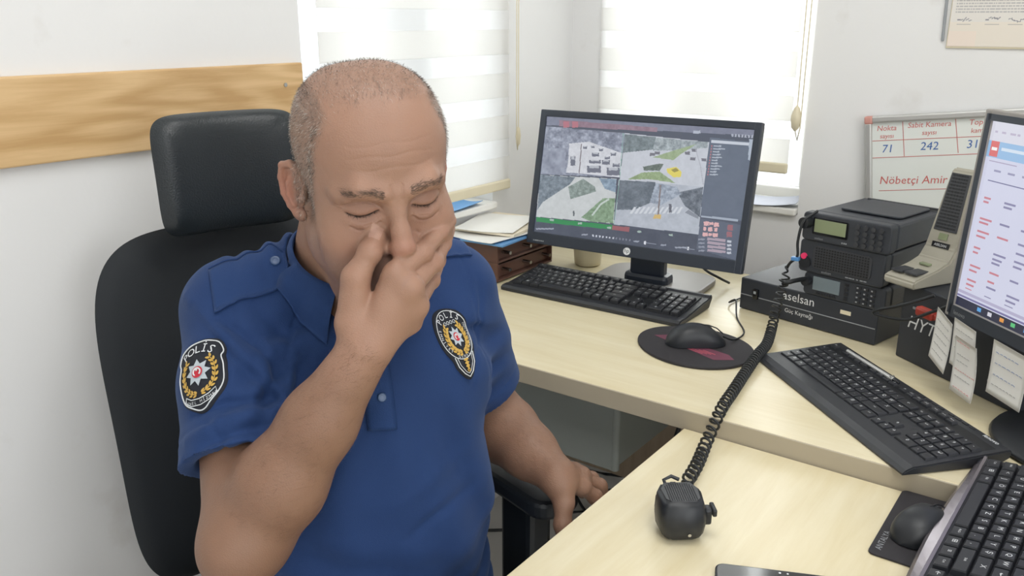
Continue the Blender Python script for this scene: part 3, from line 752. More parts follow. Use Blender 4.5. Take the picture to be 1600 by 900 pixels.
# curved glossy palm strip along the front edge
ps = []
for i in range(25):
    t = i / 24; x = t * L3; bow = -0.010 * math.sin(math.pi * min(1, max(0, (t - 0.0) / 0.9))) 
    ps.append((x, bow))
mb = MB(); v = []; f = []
for x, bw in ps: v += [(x, bw, 0.001), (x, bw, 0.006), (x, bw + 0.005, 0.0125), (x, 0.0075, 0.0168), (x, 0.0115, 0.0162), (x, 0.0115, 0.003)]
for i in range(24):
    for k in range(6): f.append((i * 6 + k, i * 6 + (k + 1) % 6, i * 6 + 6 + (k + 1) % 6, i * 6 + 6 + k))
f.append(tuple(range(6))); f.append(tuple(24 * 6 + k for k in range(5, -1, -1)))
mb.add(v, f, smooth=False); mb.build('palm_strip', MAT['kb_silver'], k3)
MB().box((0.37, -0.016, 0.006), (0.03, 0.012, 0.012), 0.002).build('front_clip', MAT['black_plastic'], k3)

# pen lying on the wide keyboard
pn = empty('pen', (-0.519, 1.479, DZ), -0.743, 'slim silver and black pen lying along the back of the wide keyboard', 'pen')
MB().tube([(0.055, 0.149, 0.0275), (0.19, 0.151, 0.0275)], 0.0035, 10).build('barrel', MAT['alu_frame'], pn)
MB().tube([(0.19, 0.151, 0.0275), (0.205, 0.1512, 0.0275)], [0.0035, 0.0012], 10).build('tip', MAT['black_gloss'], pn)
MB().box((0.185, 0.151, 0.0315), (0.004, 0.008, 0.003), 0.001).build('clip', MAT['metal'], pn)

# ------------------------------------------------------------------ mouse pads and mice
mp = empty('mouse_pad', (-0.640, 1.468, DZ), -0.30, 'round black mouse pad with wine-red print', 'mouse pad')
pts = []
for i in range(48):
    a = 2 * math.pi * i / 48; r = 1.0 + 0.10 * math.cos(2 * a)
    pts.append((0.118 * math.cos(a), 0.100 * math.sin(a) * (1 + 0.06 * math.cos(a))))
MB().prism(pts, 0.0005, 0.006, 0.0015).build('pad', MAT['pad_black'], mp)
pr = MB(); z = 0.0063
pr.prism([(-0.085, -0.022), (0.075, -0.030), (0.098, 0.0), (0.075, 0.012), (-0.07, 0.0)], 0.0061, z)
pr.build('wine_band', MAT['pad_wine'], mp)
pr = MB()
for k in range(4): pr.box((-0.03 + k * 0.012, -0.006 - k * 0.006, 0.0065), (0.045, 0.0022, 0.0003)); pr.box((0.045 - k * 0.006, -0.008 - k * 0.005, 0.0065), (0.03, 0.0022, 0.0003))
pr.build('red_print', MAT['pad_red'], mp)
pr = MB(); 
for r_ in (0.012, 0.008, 0.004): pr.tube([(-0.052 + r_ * math.cos(a), 0.052 + r_ * 0.8 * math.sin(a), 0.0063) for a in np.linspace(0, 2 * math.pi, 17)[:-1]], 0.0006, 4, closed=True)
for k in range(4): pr.tube([(-0.03 + k * 0.014 + 0.006 * math.cos(a), 0.050 + 0.006 * math.sin(a), 0.0063) for a in np.linspace(0, 2 * math.pi, 13)[:-1]], 0.0006, 4, closed=True)
pr.text('www.teknik servis', 0.008, Matrix.Translation((-0.03, 0.028, 0.0063))) if False else None
for k in range(9): pr.box((-0.075 + k * 0.011, 0.024 - 0.0004 * k, 0.0064), (0.007, 0.0022, 0.0003))
for k in range(6): pr.box((-0.05 + k * 0.011, 0.014, 0.0064), (0.007, 0.0022, 0.0003))
pr.build('pale_print', MAT['pad_wine'], mp)
MB().box((0.095, -0.055, 0.012), (0.06, 0.03, 0.014), 0.006, M=Matrix.Rotation(0.5, 4, 'Z') ).build('wrist_bump', MAT['pad_black'], mp) if False else None

def mouse(name, label, loc, rz, L=0.112, Wd=0.062, H=0.037):
    root = empty(name, loc, rz, label, 'mouse')
    tag(root, group='computer mice')
    nu, nv = 28, 18; v = []; f = []
    for i in range(nu + 1):
        t = i / nu; x = -L / 2 + L * t
        e = 1 - abs(2 * t - 1) ** 2.6
        wy = Wd / 2 * math.sqrt(max(e, 0)) * (0.93 + 0.09 * math.cos(2 * math.pi * t)); hz = H * max(e, 0) ** 0.55 * (1 - 0.34 * (t - 0.42) ** 2 / 0.2 * (1 if t > .42 else .5))
        for k in range(nv + 1):
            a = math.pi * k / nv
            ca, sa = math.cos(a), math.sin(a)
            v.append((x, wy * math.copysign(abs(ca) ** 0.75, ca), 0.001 + hz * sa ** 0.7))
    for i in range(nu):
        for k in range(nv): f.append((i * (nv + 1) + k, (i + 1) * (nv + 1) + k, (i + 1) * (nv + 1) + k + 1, i * (nv + 1) + k + 1))
    mb = MB(); mb.add(v, f, smooth=True)
    mb.add([q for q in v], [tuple([i * (nv + 1) for i in range(nu + 1)] + [i * (nv + 1) + nv for i in range(nu, -1, -1)])])
    mb.build('shell', MAT['black_plastic'], root)
    MB().tube([(L * .06, 0.0, H * .97), (L * .2, 0, H * .93), (L * .33, 0, H * .78), (L * .44, 0, H * .5)], 0.0012, 6).build('button_gap', MAT['key_base'], root)
    MB().cyl((L * .19, 0, H * .86 - 0.0072), 0.0085, 0.006, 'Y', 20).build('wheel', MAT['dark_grey'], root)
    return root
mouse('computer_mouse', 'black mouse on the round mouse pad', (-0.640, 1.475, DZ + 0.0065), math.radians(38), 0.118, 0.064, 0.040)
o = MB().tube(catmull([(-0.598, 1.508, DZ + 0.02), (-0.585, 1.53, DZ + 0.010), (-0.592, 1.60, DZ + 0.003), (-0.64, 1.68, DZ + 0.003), (-0.668, 1.74, DZ + 0.02), (-0.69, 1.77, DZ + 0.004), (-0.66, 1.95, DZ + 0.004)], 8), 0.0018, 6).build('mouse_cable', MAT['cable_black'])
tag(o, 'thin black cable running from the mouse towards the power supply', 'cable')

mp2 = empty('mouse_pad', (-0.195, 1.19, NZ), 0, 'dark rectangular mouse pad with lettering, half under the near keyboard', 'mouse pad')
MB().prism([(0.0 + q[0] + 0.11, q[1] - 0.085) for q in rrect(0.22, 0.185, 0.008)], 0.0005, 0.003, 0.0006, 1).build('pad', MAT['pad_black'], mp2)
lt = MB()
Rz = lambda x, y, a: Matrix.Translation((x, y, 0.0033)) @ Matrix.Rotation(a, 4, 'Z')
lt.text('TEL', 0.012, Rz(0.040, -0.030, -math.pi / 2), align='LEFT')
lt.text('ANTALYA', 0.011, Rz(0.010, -0.165, math.pi / 2), align='LEFT')
lt.build('lettering', MAT['print_grey'], mp2)
mouse('computer_mouse', 'black mouse on the dark rectangular pad beside the near keyboard', (-0.148, 1.098, NZ + 0.0035), math.radians(70), 0.105, 0.062, 0.036)

# ------------------------------------------------------------------ phone
ph = empty('mobile_phone', (-0.248, 0.868, NZ), math.radians(24), 'black mobile phone lying at the bottom edge of the desk', 'phone')
MB().prism(rrect(0.155, 0.080, 0.011, cx=0.0, cy=0.0), 0.0008, 0.0085, 0.0015).build('body', MAT['black_plastic'], ph)
MB().prism(rrect(0.150, 0.075, 0.009), 0.0085, 0.0089).build('glass', MAT['black_gloss'], ph)
MB().cyl((-0.003, 0.033, 0.009), 0.0015, 0.0004, n=12).cyl((0.006, 0.033, 0.009), 0.0012, 0.0004, n=12).build('sensor_dots', MAT['print_white'], ph)

# ------------------------------------------------------------------ radios
PO, PT = (-0.665, 1.751, DZ), math.radians(-13)
psu = empty('power_supply', PO, PT, 'flat black power supply box under the stacked radios', 'power supply')
MB().box((0.156, 0.10, 0.036), (0.31, 0.20, 0.070), 0.003).build('case', MAT['psu_black'], psu)
for i in range(4): MB().cyl((0.02 + 0.27 * (i % 2), 0.02 + 0.16 * (i // 2), 0.0005), 0.008, 0.0012, n=12).build('foot', MAT['black_plastic'], psu)
MB().box((0.156, -0.0006, 0.0345), (0.305, 0.0012, 0.0016)).build('front_line', MAT['print_grey'], psu)
FR = Matrix.Translation((0, -0.0004, 0)) @ Matrix.Rotation(math.pi / 2, 4, 'X')
sw = MB().box((0.042, -0.003, 0.042), (0.013, 0.008, 0.022), 0.002).build('switch', MAT['black_gloss'], psu)
MB().box((0.042, -0.0072, 0.046), (0.006, 0.0008, 0.006)).build('switch_mark', MAT['print_grey'], sw)
MB().text('aselsan', 0.026, FR @ Matrix.Translation((0.105, 0.055, 0)), align='LEFT').build('brand_letters', MAT['print_white'], psu)
MB().text('Güç Kaynağı', 0.0125, FR @ Matrix.Translation((0.112, 0.024, 0)), align='LEFT').build('type_letters', MAT['print_white'], psu)
MB().box((0.246, -0.0008, 0.052), (0.022, 0.0008, 0.008), M=None).build('sticker', MAT['cream_plastic'], psu)

def radio(name, label, x0, y0, z0, w, h, d, kind):
    root = empty(name, at(PO, PT, x0, y0, z0), PT, label, 'radio', 'stacked radio units')
    r = MB()
    r.box((w / 2, d / 2 + 0.012, h / 2), (w - 0.006, d, h - 0.004), 0.006)
    r.build('case', MAT['radio_black'], root)
    fr = MB().prism(rrect(w, h, 0.008, cx=w / 2, cy=h / 2), -0.006, 0.018, 0.003, M=Matrix.Rotation(math.pi / 2, 4, 'X')).build('front_panel', MAT['radio_black'], root)
    return root, fr
F2 = lambda y: Matrix.Translation((0, y, 0)) @ Matrix.Rotation(math.pi / 2, 4, 'X')
# lower radio
r1, f1 = radio('mobile_radio', 'black radio with grey display, lowest of the stack on the power supply', 0.150, 0.016, 0.0715, 0.172, 0.046, 0.15, 'a')
MB().box((0.050, -0.0185, 0.026), (0.058, 0.003, 0.028), 0.001).build('display', MAT['lcd_grey'], r1)
for i in range(4): MB().box((0.034 + i * 0.0115, -0.0185, 0.0065), (0.008, 0.004, 0.0045), 0.001).build('button', MAT['key_black'], r1)
for i in range(3):
    for j in range(4): MB().box((0.118 + i * 0.0145, -0.0185, 0.0085 + j * 0.0095), (0.0105, 0.004, 0.0062), 0.001).build('button', MAT['key_black'], r1)
for j in range(4): MB().box((0.093, -0.0185, 0.0085 + j * 0.0095), (0.0075, 0.004, 0.0062), 0.001).build('button', MAT['key_black'], r1)
MB().cyl((0.010, -0.024, 0.028), 0.0095, 0.014, 'Y', 20).build('knob', MAT['black_plastic'], r1)
pm = MB()
for i in range(3):
    for j in range(4): pm.box((0.1165 + i * 0.0145, -0.0208, 0.0085 + j * 0.0095), (0.0035, 0.0004, 0.0028))
pm.build('key_print', MAT['print_grey'], r1)
# loudspeaker unit
r2, f2 = radio('radio_speaker', 'black loudspeaker unit with pink light between two radios', 0.138, 0.010, 0.1185, 0.178, 0.066, 0.17, 'b')
gr = MB().prism(rrect(0.122, 0.046, 0.008, cx=0.092, cy=0.034), 0.0175, 0.0205, 0.001, M=Matrix.Rotation(math.pi / 2, 4, 'X')).build('grille', MAT['dark_grey'], r2)
gh = MB()
for i in range(20):
    for j in range(8):
        gh.box((0.038 + i * 0.0057, -0.0209, 0.016 + j * 0.0053), (0.0032, 0.0008, 0.003))
g_ = gh.build('grille_holes', MAT['key_base'], gr); g_['kind'] = 'stuff'
MB().cyl((0.012, -0.020, 0.032), 0.006, 0.006, 'Y', 16).build('indicator_light', MAT['pink_led'], r2)
MB().cyl((0.014, -0.016, 0.020), 0.013, 0.010, 'Y', 20).build('knob', MAT['black_plastic'], r2)
MB().text('aselsan', 0.0075, F2(-0.0185) @ Matrix.Translation((0.062, 0.0065, 0)), align='CENTER').build('brand_letters', MAT['print_grey'], r2)
dashes(6, 0.045, 0.0022, F2(-0.0182) @ Matrix.Translation((0.125, 0.0065, 0)), 2).build('type_letters', MAT['print_grey'], r2)
# upper radio
r3, f3 = radio('mobile_radio', 'black radio with green display and keypad on top of the stack', 0.142, 0.004, 0.1855, 0.182, 0.056, 0.20, 'c')
MB().prism(rrect(0.074, 0.034, 0.003, cx=0.060, cy=0.031), 0.0175, 0.0195, 0.0006, M=Matrix.Rotation(math.pi / 2, 4, 'X')).build('display_frame', MAT['black_gloss'], r3)
MB().box((0.060, -0.0198, 0.032), (0.066, 0.001, 0.026), 0.0003).build('display', MAT['lcd_green'], r3)
MB().cyl((0.011, -0.026, 0.036), 0.0125, 0.018, 'Y', 24, r2=0.011).build('knob', MAT['black_plastic'], r3)
for i in range(4):
    for j in range(4):
        MB().cyl((0.1165 + i * 0.0155, -0.0195, 0.0095 + j * 0.0115), 0.0048, 0.005, 'Y', 12).build('button', MAT['dark_grey'], r3)
MB().text('aselsan', 0.0065, F2(-0.0185) @ Matrix.Translation((0.038, 0.0065, 0))).build('brand_letters', MAT['print_grey'], r3)
dashes(3, 0.012, 0.0030, F2(-0.0182) @ Matrix.Translation((0.092, 0.0065, 0)), 3).build('type_letters', MAT['print_grey'], r3)
MB().prism(rrect(0.125, 0.13, 0.01, cx=0.10, cy=0.115), 0.0555, 0.0595, 0.0015).build('top_plate', MAT['radio_black'], r3)
MB().box((0.10, 0.188, 0.0575), (0.15, 0.006, 0.004), 0.001).build('top_rib', MAT['dark_grey'], r3)

# black repeater box and the desktop microphone on it
HB, HT = (-0.318, 1.656, DZ), math.radians(-36)
hb = empty('repeater_box', HB, HT, 'black metal box lettered in white beneath the beige desk microphone', 'radio unit')
MB().box((0.14, 0.07, 0.072), (0.28, 0.14, 0.144), 0.003).build('case', MAT['psu_black'], hb)
MB().text('HYT', 0.034, F2(-0.0006) @ Matrix.Translation((0.022, 0.075, 0)) @ Matrix(((1, 0.25, 0, 0), (0, 1, 0, 0), (0, 0, 1, 0), (0, 0, 0, 1))), align='LEFT').build('brand_letters', MAT['print_white'], hb)
for i in range(3): MB().box((0.033 + i * 0.017, -0.001, 0.104), (0.007, 0.002, 0.004)).build('button', MAT['print_grey'], hb)
dashes(4, 0.03, 0.004, F2(-0.0004) @ Matrix.Translation((0.225, 0.035, 0)), 4).build('type_letters', MAT['print_grey'], hb)
rc = MB().box((0, 0, 0), (0.040, 0.016, 0.018), 0.005).box((0.028, 0, 0), (0.016, 0.010, 0.010), 0.003).build('red_connector', MAT['red_plastic'], None, (-0.262, 1.578, DZ + 0.116), (0, 0, HT))
tag(rc, 'red plastic plug in front of the black lettered box', 'connector')

DM, DT = (-0.352, 1.635, DZ + 0.1455), math.radians(-28)
dm = empty('desk_microphone', DM, DT, 'beige desktop microphone with tall black speaker slots', 'microphone')
prof = [(0.0, 0.0), (0.0, 0.012), (0.004, 0.016), (0.060, 0.030), (0.085, 0.040), (0.098, 0.060), (0.128, 0.196), (0.134, 0.202), (0.142, 0.200), (0.146, 0.194), (0.138, 0.060), (0.140, 0.0)]
bm = bmesh.new(); wl = 0.068
def mic_w(z): return wl if z < 0.05 else wl - (z - 0.05) / 0.15 * 0.022
A_ = [bm.verts.new((wl / 2 - mic_w(z) / 2, y, z)) for y, z in prof]; B_ = [bm.verts.new((wl / 2 + mic_w(z) / 2, y, z)) for y, z in prof]
n = len(prof)
for i in range(n): bm.faces.new((A_[i], A_[(i + 1) % n], B_[(i + 1) % n], B_[i]))
bm.faces.new(A_[::-1]); bm.faces.new(B_)
bmesh.ops.recalc_face_normals(bm, faces=bm.faces)
bmesh.ops.bevel(bm, geom=list(bm.edges), offset=0.003, segments=2, affect='EDGES')
MB().bm(bm).build('body', MAT['beige_plastic'], dm)
tl = math.atan2(0.196 - 0.060, 0.128 - 0.098)
MG = Matrix.Translation((wl / 2, 0.098, 0.060)) @ Matrix.Rotation(tl, 4, 'X')
v_ = [(-0.024, 0.030), (0.024, 0.030), (0.0195, 0.136), (-0.0195, 0.136)]
gp = MB().prism(v_, -0.002, 0.0022, 0.001, M=MG).build('grille_plate', MAT['dark_grey'], dm)
sl = MB()
for j in range(17):
    y = 0.036 + j * 0.0060; hw = 0.021 - (y - 0.03) * 0.045
    for i in range(6):
        x = -hw + (i + .5) * 2 * hw / 6
        sl.box((x, y, 0.0024), (2 * hw / 6 - 0.0012, 0.0034, 0.0008), M=MG)
s_ = sl.build('grille_slots', MAT['key_base'], gp); s_['kind'] = 'stuff'
MB().box((0, 0.020, 0.0012), (0.018, 0.012, 0.001), M=MG).build('label_sticker', MAT['lcd_green'], dm)
pl = MB().box((0, 0.004, 0.0014), (0.036, 0.010, 0.0012), M=MG).build('name_plate', MAT['key_base'], dm)
MB().text('ASELSAN', 0.0065, MG @ Matrix.Translation((0, 0.0035, 0.0023))).build('name_letters', MAT['print_white'], pl)
MB().box((0.018, 0.028, 0.0235), (0.024, 0.036, 0.005), 0.0015, M=None).box((0.046, 0.030, 0.0240), (0.026, 0.036, 0.005), 0.0015).build('talk_bar', MAT['dark_grey'], dm, None, None)
MB().box((0.036, 0.062, 0.0335), (0.020, 0.010, 0.004), 0.001).build('top_button', MAT['lcd_green'], dm)
o = MB().tube(catmull([(-0.250, 1.56, 0.895), (-0.30, 1.56, 0.868), (-0.345, 1.575, 0.845), (-0.338, 1.575, 0.838), (-0.29, 1.565, 0.842), (-0.25, 1.55, 0.868), (-0.225, 1.545, 0.885)], 8), 0.0030, 8).build('looped_cable', MAT['cable_black'])
tag(o, 'dark looped cable below the beige desk microphone', 'cable')

# coiled cord and fist microphone
crd = empty('coiled_cord', (-0.45, 1.1, NZ), 0, 'black coiled cord running from the radio stack to the hand microphone', 'cord')
inv = crd.matrix_basis.inverted()
path = catmull([(-0.546, 1.685, 0.868), (-0.546, 1.672, 0.835), (-0.548, 1.650, 0.790), (-0.540, 1.610, 0.762), (-0.520, 1.530, 0.756), (-0.512, 1.460, 0.757), (-0.502, 1.38, 0.753), (-0.488, 1.29, 0.752), (-0.477, 1.215, 0.750), (-0.470, 1.15, 0.724), (-0.452, 1.075, 0.722), (-0.440, 1.005, 0.722)], 40)
pp = np.array(path); seg = np.r_[0, np.cumsum(np.linalg.norm(np.diff(pp, axis=0), axis=1))]
NT = 62; NS = NT * 11; s_at = np.linspace(0, 1, NS) 
warp = s_at - 0.075 * np.sin(math.pi * s_at) ** 2 * s_at + 0.022 * np.sin(2 * math.pi * s_at)
warp = (warp - warp[0]) / (warp[-1] - warp[0])
cpt = np.stack([np.interp(warp * seg[-1], seg, pp[:, k]) for k in range(3)], 1)
tn = np.gradient(cpt, axis=0); tn /= np.linalg.norm(tn, axis=1)[:, None]
sd = np.cross(tn, [0.0, 0.0, 1.0]); sd /= np.linalg.norm(sd, axis=1)[:, None]; upv = np.cross(sd, tn)
ph_ = np.linspace(0, 2 * math.pi * NT, NS); hr = 0.0086 * np.clip(np.minimum(s_at, 1 - s_at) * 40, 0.3, 1)
hel = cpt + sd * (np.cos(ph_) * hr)[:, None] + upv * (np.sin(ph_) * hr)[:, None]
MB().tube([tuple(inv @ Vector(q)) for q in hel], 0.0021, 6).build('coil', MAT['cable_black'], crd)
MB().tube([tuple(inv @ Vector(q)) for q in catmull([(-0.503, 1.705, 0.985), (-0.522, 1.685, 0.965), (-0.528, 1.68, 0.925), (-0.526, 1.68, 0.895), (-0.540, 1.683, 0.878), (-0.546, 1.685, 0.866)], 8)], 0.0028, 8).build('straight_lead', MAT['cable_black'], crd)
MB().box(tuple(inv @ Vector((-0.529, 1.68, 0.889))), (0.016, 0.012, 0.008), 0.002).build('blue_clip', MAT['blue_plastic'], crd)
MB().tube([tuple(inv @ Vector(q)) for q in catmull([(-0.440, 1.005, 0.722), (-0.444, 0.980, 0.732), (-0.436, 0.955, 0.752), (-0.425, 0.942, 0.762)], 6)], 0.0028, 8).build('strain_relief', MAT['cable_black'], crd)
mc2 = MB().tube(catmull([(-0.546, 1.672, 0.836), (-0.535, 1.668, 0.842), (-0.520, 1.690, 0.845), (-0.507, 1.722, 0.842)], 6), 0.005, 8).build('radio_lead', MAT['cable_black'])
tag(mc2, 'short thick black lead plugged into the lowest radio', 'cable')

FMo = empty('hand_microphone', (-0.402, 0.915, NZ), math.radians(38), 'black hand microphone lying on the desk at the end of the coiled cord', 'microphone')
hexa = [(-0.028, -0.020), (-0.020, -0.029), (0.020, -0.029), (0.028, -0.020), (0.031, 0.012), (0.022, 0.032), (-0.022, 0.032), (-0.031, 0.012)]
bm = bmesh.new(); rings = []
for z, s, dy in ((0.001, 0.70, 0.004), (0.010, 0.95, 0.002), (0.030, 1.04, 0.0), (0.048, 0.98, 0.004), (0.056, 0.86, 0.006)):
    rings.append([bm.verts.new((x * s, y * s + dy, z)) for x, y in hexa])
for a, b in zip(rings[:-1], rings[1:]):
    for i in range(8): bm.faces.new((a[i], a[(i + 1) % 8], b[(i + 1) % 8], b[i]))
bm.faces.new(rings[0][::-1]); bm.faces.new(rings[-1])
bmesh.ops.bevel(bm, geom=list(bm.edges), offset=0.0025, segments=2, affect='EDGES')
MB().bm(bm, smooth=True).build('body', MAT['black_plastic'], FMo)
MB().prism([(x * 0.78, y * 0.78 + 0.006) for x, y in hexa], 0.0545, 0.0572, 0.0008).build('grille', MAT['dark_grey'], FMo)
gd = MB()
for i in range(-7, 8):
    for j in range(-7, 9):
        x, y = i * 0.0029, j * 0.0029 + 0.006
        if abs(x) < 0.020 and -0.016 < y < 0.028 and abs(x) + max(0, y - .006) < 0.034: gd.box((x, y, 0.0573), (0.0014, 0.0014, 0.0008))
g_ = gd.build('grille_holes', MAT['key_base'], FMo); g_['kind'] = 'stuff'
MB().box((0.033, -0.004, 0.030), (0.010, 0.016, 0.022), 0.003).box((0.041, -0.002, 0.036), (0.006, 0.022, 0.010), 0.002).build('talk_button', MAT['black_plastic'], FMo)
MB().cyl((0.006, -0.0285, 0.016), 0.0022, 0.002, 'Y', 10).build('screw', MAT['metal'], FMo)
MB().tube([(-0.012, 0.030, 0.047), (-0.016, 0.036, 0.058), (-0.006, 0.038, 0.062), (0.004, 0.036, 0.058)], 0.0025, 8).build('hook', MAT['black_plastic'], FMo)

# ------------------------------------------------------------------ letter tray, papers, cup at the wall end of the desk
lt_ = empty('letter_tray', (-1.285, 1.70, DZ), 0, 'dark brown two-level letter tray beside the wall under papers', 'letter tray')
for z in (0.006, 0.052, 0.094): MB().box((0, 0, z), (0.17, 0.235, 0.006), 0.002).build('shelf', MAT['tray_brown'], lt_)
for y in (-0.1145, 0.1145):
    for z in (0.029, 0.073): MB().box((0, y, z), (0.17, 0.005, 0.040), 0.001).build('side_wall', MAT['tray_brown'], lt_)
for z in (0.029, 0.073): MB().box((0.070, 0.0, z - 0.004), (0.005, 0.222, 0.030), 0.001).build('front_lip', MAT['tray_brown'], lt_)
for y in (-0.085, 0.0, 0.085):
    for z in (0.030, 0.072): MB().cyl((0.088, y, z), 0.0045, 0.024, 'X', 12).build('metal_peg', MAT['metal'], lt_)
def sheet(name, label, cat, loc, rz, w, d, mat_, th=0.0008, curl=0.0, group=None, tilt=(0, 0)):
    mb = MB(); v = []; f = []; n = 8
    for k, zz in enumerate((0.0, th)):
        for i in range(n + 1):
            for j in range(n + 1):
                x = (i / n - .5) * w; y = (j / n - .5) * d
                z = curl * ((i / n - .5) ** 2 * 4 + 0.6 * (j / n) ** 3) + zz
                v.append((x, y, z))
    N = (n + 1) ** 2
    for i in range(n):
        for j in range(n):
            a = i * (n + 1) + j; q = (a, a + n + 1, a + n + 2, a + 1)
            f.append(tuple(q[::-1])); f.append(tuple(N + t for t in q))
    for i in range(n):
        for a, b in ((i, i + 1), ((n) * (n + 1) + i, n * (n + 1) + i + 1), (i * (n + 1), (i + 1) * (n + 1)), (i * (n + 1) + n, (i + 1) * (n + 1) + n)):
            f.append((a, b, b + N, a + N))
    mb.add(v, f, smooth=False)
    o = mb.build(name, mat_, None, loc, (tilt[0], tilt[1], rz))
    return tag(o, label, cat, group)
zt = DZ + 0.0975
sheet('plastic_folder', 'blue plastic folder on the letter tray, lowest in the pile', 'folder', (-1.275, 1.69, zt), 0.06, 0.19, 0.26, MAT['paper_blue'], 0.004, 0.0)
sheet('paper_sheet', 'white sheet overhanging the blue folder in the pile', 'paper', (-1.272, 1.685, zt + 0.0045), -0.10, 0.18, 0.25, MAT['paper'], 0.0010, 0.004)
sheet('paper_booklet', 'thick cream booklet at the top of the pile on the tray', 'paper', (-1.285, 1.72, zt + 0.0098), 0.15, 0.17, 0.21, MAT['paper_cream'], 0.006, 0.0)
sheet('paper_sheet', 'loose white sheet lying on the cream booklet', 'paper', (-1.29, 1.70, zt + 0.0162), 0.3, 0.15, 0.19, MAT['paper'], 0.0010, 0.003)
cp = empty('paper_cup', (-1.118, 1.86, DZ), 0, 'white cup half hidden behind the traffic-camera monitor', 'cup')
MB().lathe([(0.0, 0.001), (0.030, 0.001), (0.034, 0.004), (0.040, 0.085), (0.041, 0.088), (0.038, 0.087), (0.032, 0.006), (0.0, 0.006)], 32).build('body', MAT['cream_plastic'], cp)
sheet('paper_sheet', 'crumpled grey-blue paper on the sill of the back window', 'paper', (-0.80, YB + 0.02, zk(0.885) + 0.0185), 0.1, 0.20, 0.09, MAT['paper_grey'], 0.0012, 0.012)
sheet('paper_sheet', 'white paper flat on the sill of the back window', 'paper', (-0.92, YB + 0.035, zk(0.885) + 0.0185), -0.05, 0.12, 0.08, MAT['paper'], 0.0012, 0.004)
sheet('paper_sheet', 'pale blue paper on the sill of the left window', 'paper', (XW - 0.02, 1.66, zk(0.885) + 0.0185), 0.1, 0.08, 0.16, MAT['paper_blue'], 0.0012, 0.006)

# ------------------------------------------------------------------ whiteboard and notice
wx0 = (-0.531 * KW, zk(1.134)); wang = math.atan2(1.171 - 1.134, 0.31)
MWB = frame((wx0[0], YB - 0.016, wx0[1]), (math.cos(wang), 0, math.sin(wang)), (-math.sin(wang), 0, math.cos(wang)))  # x right, y up; z out of the wall
wb = empty('whiteboard', (wx0[0] + 0.3, YB - 0.016, zk(1.134) - 0.40), 0, 'small whiteboard with red table and blue numbers leaning behind the radios', 'whiteboard')
iv = wb.matrix_basis.inverted(); MW = iv @ MWB
BW, BH = 0.62, 0.42
MB().box((BW / 2, -BH / 2, -0.004), (BW - 0.01, BH - 0.01, 0.008), M=MW).build('board', MAT['board_white'], wb)
for c, s in (((BW / 2, -0.008, 0.002), (BW - 0.03, 0.016, 0.016)), ((BW / 2, -BH + 0.008, 0.002), (BW - 0.03, 0.016, 0.016)), ((0.008, -BH / 2, 0.002), (0.016, BH - 0.03, 0.016)), ((BW - 0.008, -BH / 2, 0.002), (0.016, BH - 0.03, 0.016))):
    MB().box(c, s, 0.004, M=MW).build('frame_rail', MAT['alu_frame'], wb)
for x in (0.009, BW - 0.009):
    for y in (-0.009, -BH + 0.009): MB().box((x, y, 0.002), (0.019, 0.019, 0.019), 0.004, M=MW).build('frame_corner', MAT['corner_red'], wb)
WBS = Canvas(2, 2, (0, 0, 0), [(92, 478), (741, 440), (690, 900), (118, 870)])
def wl_(pts, wd, m):
    mb = MB(); 
    for a, b in zip(pts[:-1], pts[1:]):
        mb.tube([(a[0], a[1], 0.0006), (b[0], b[1], 0.0006)], wd, 4, M=MW)
    return mb
# grid lines of the table (red marker)
gl = MB()
for a, b in (((0.014, -0.058), (0.50, -0.056)), ((0.014, -0.098), (0.50, -0.092)), ((0.082, -0.012), (0.086, -0.096)), ((0.192, -0.012), (0.199, -0.092)), ((0.300, -0.012), (0.304, -0.09)), ((0.03, -0.176), (0.20, -0.172))):
    gl.tube([(a[0], a[1], 0.0004), (b[0], b[1], 0.0004)], 0.0007, 4, M=MW)
gl.build('table_lines', MAT['ink_red'], wb)
def hand(body, x, y, size, m, name, slant=0.15):
    MB().text(body, size, MW @ Matrix.Translation((x, y, 0.0006)) @ Matrix(((1, slant, 0, 0), (0, 1, 0, 0), (0, 0, 1, 0), (0, 0, 0, 1)))).build(name, MAT[m], wb)
hand('Nokta', 0.048, -0.030, 0.017, 'ink_red', 'red_writing'); hand('sayısı', 0.048, -0.048, 0.015, 'ink_red', 'red_writing')
hand('Sabit Kamera', 0.139, -0.026, 0.017, 'ink_red', 'red_writing'); hand('sayısı', 0.139, -0.044, 0.015, 'ink_red', 'red_writing')
hand('Toplam', 0.246, -0.026, 0.017, 'ink_red', 'red_writing'); hand('kamera', 0.246, -0.044, 0.015, 'ink_red', 'red_writing')
hand('71', 0.050, -0.078, 0.026, 'ink_blue', 'blue_number'); hand('242', 0.140, -0.075, 0.026, 'ink_blue', 'blue_number'); hand('313', 0.235, -0.074, 0.026, 'ink_blue', 'blue_number')
hand('Nöbetçi Amir', 0.105, -0.152, 0.026, 'ink_red', 'red_writing')

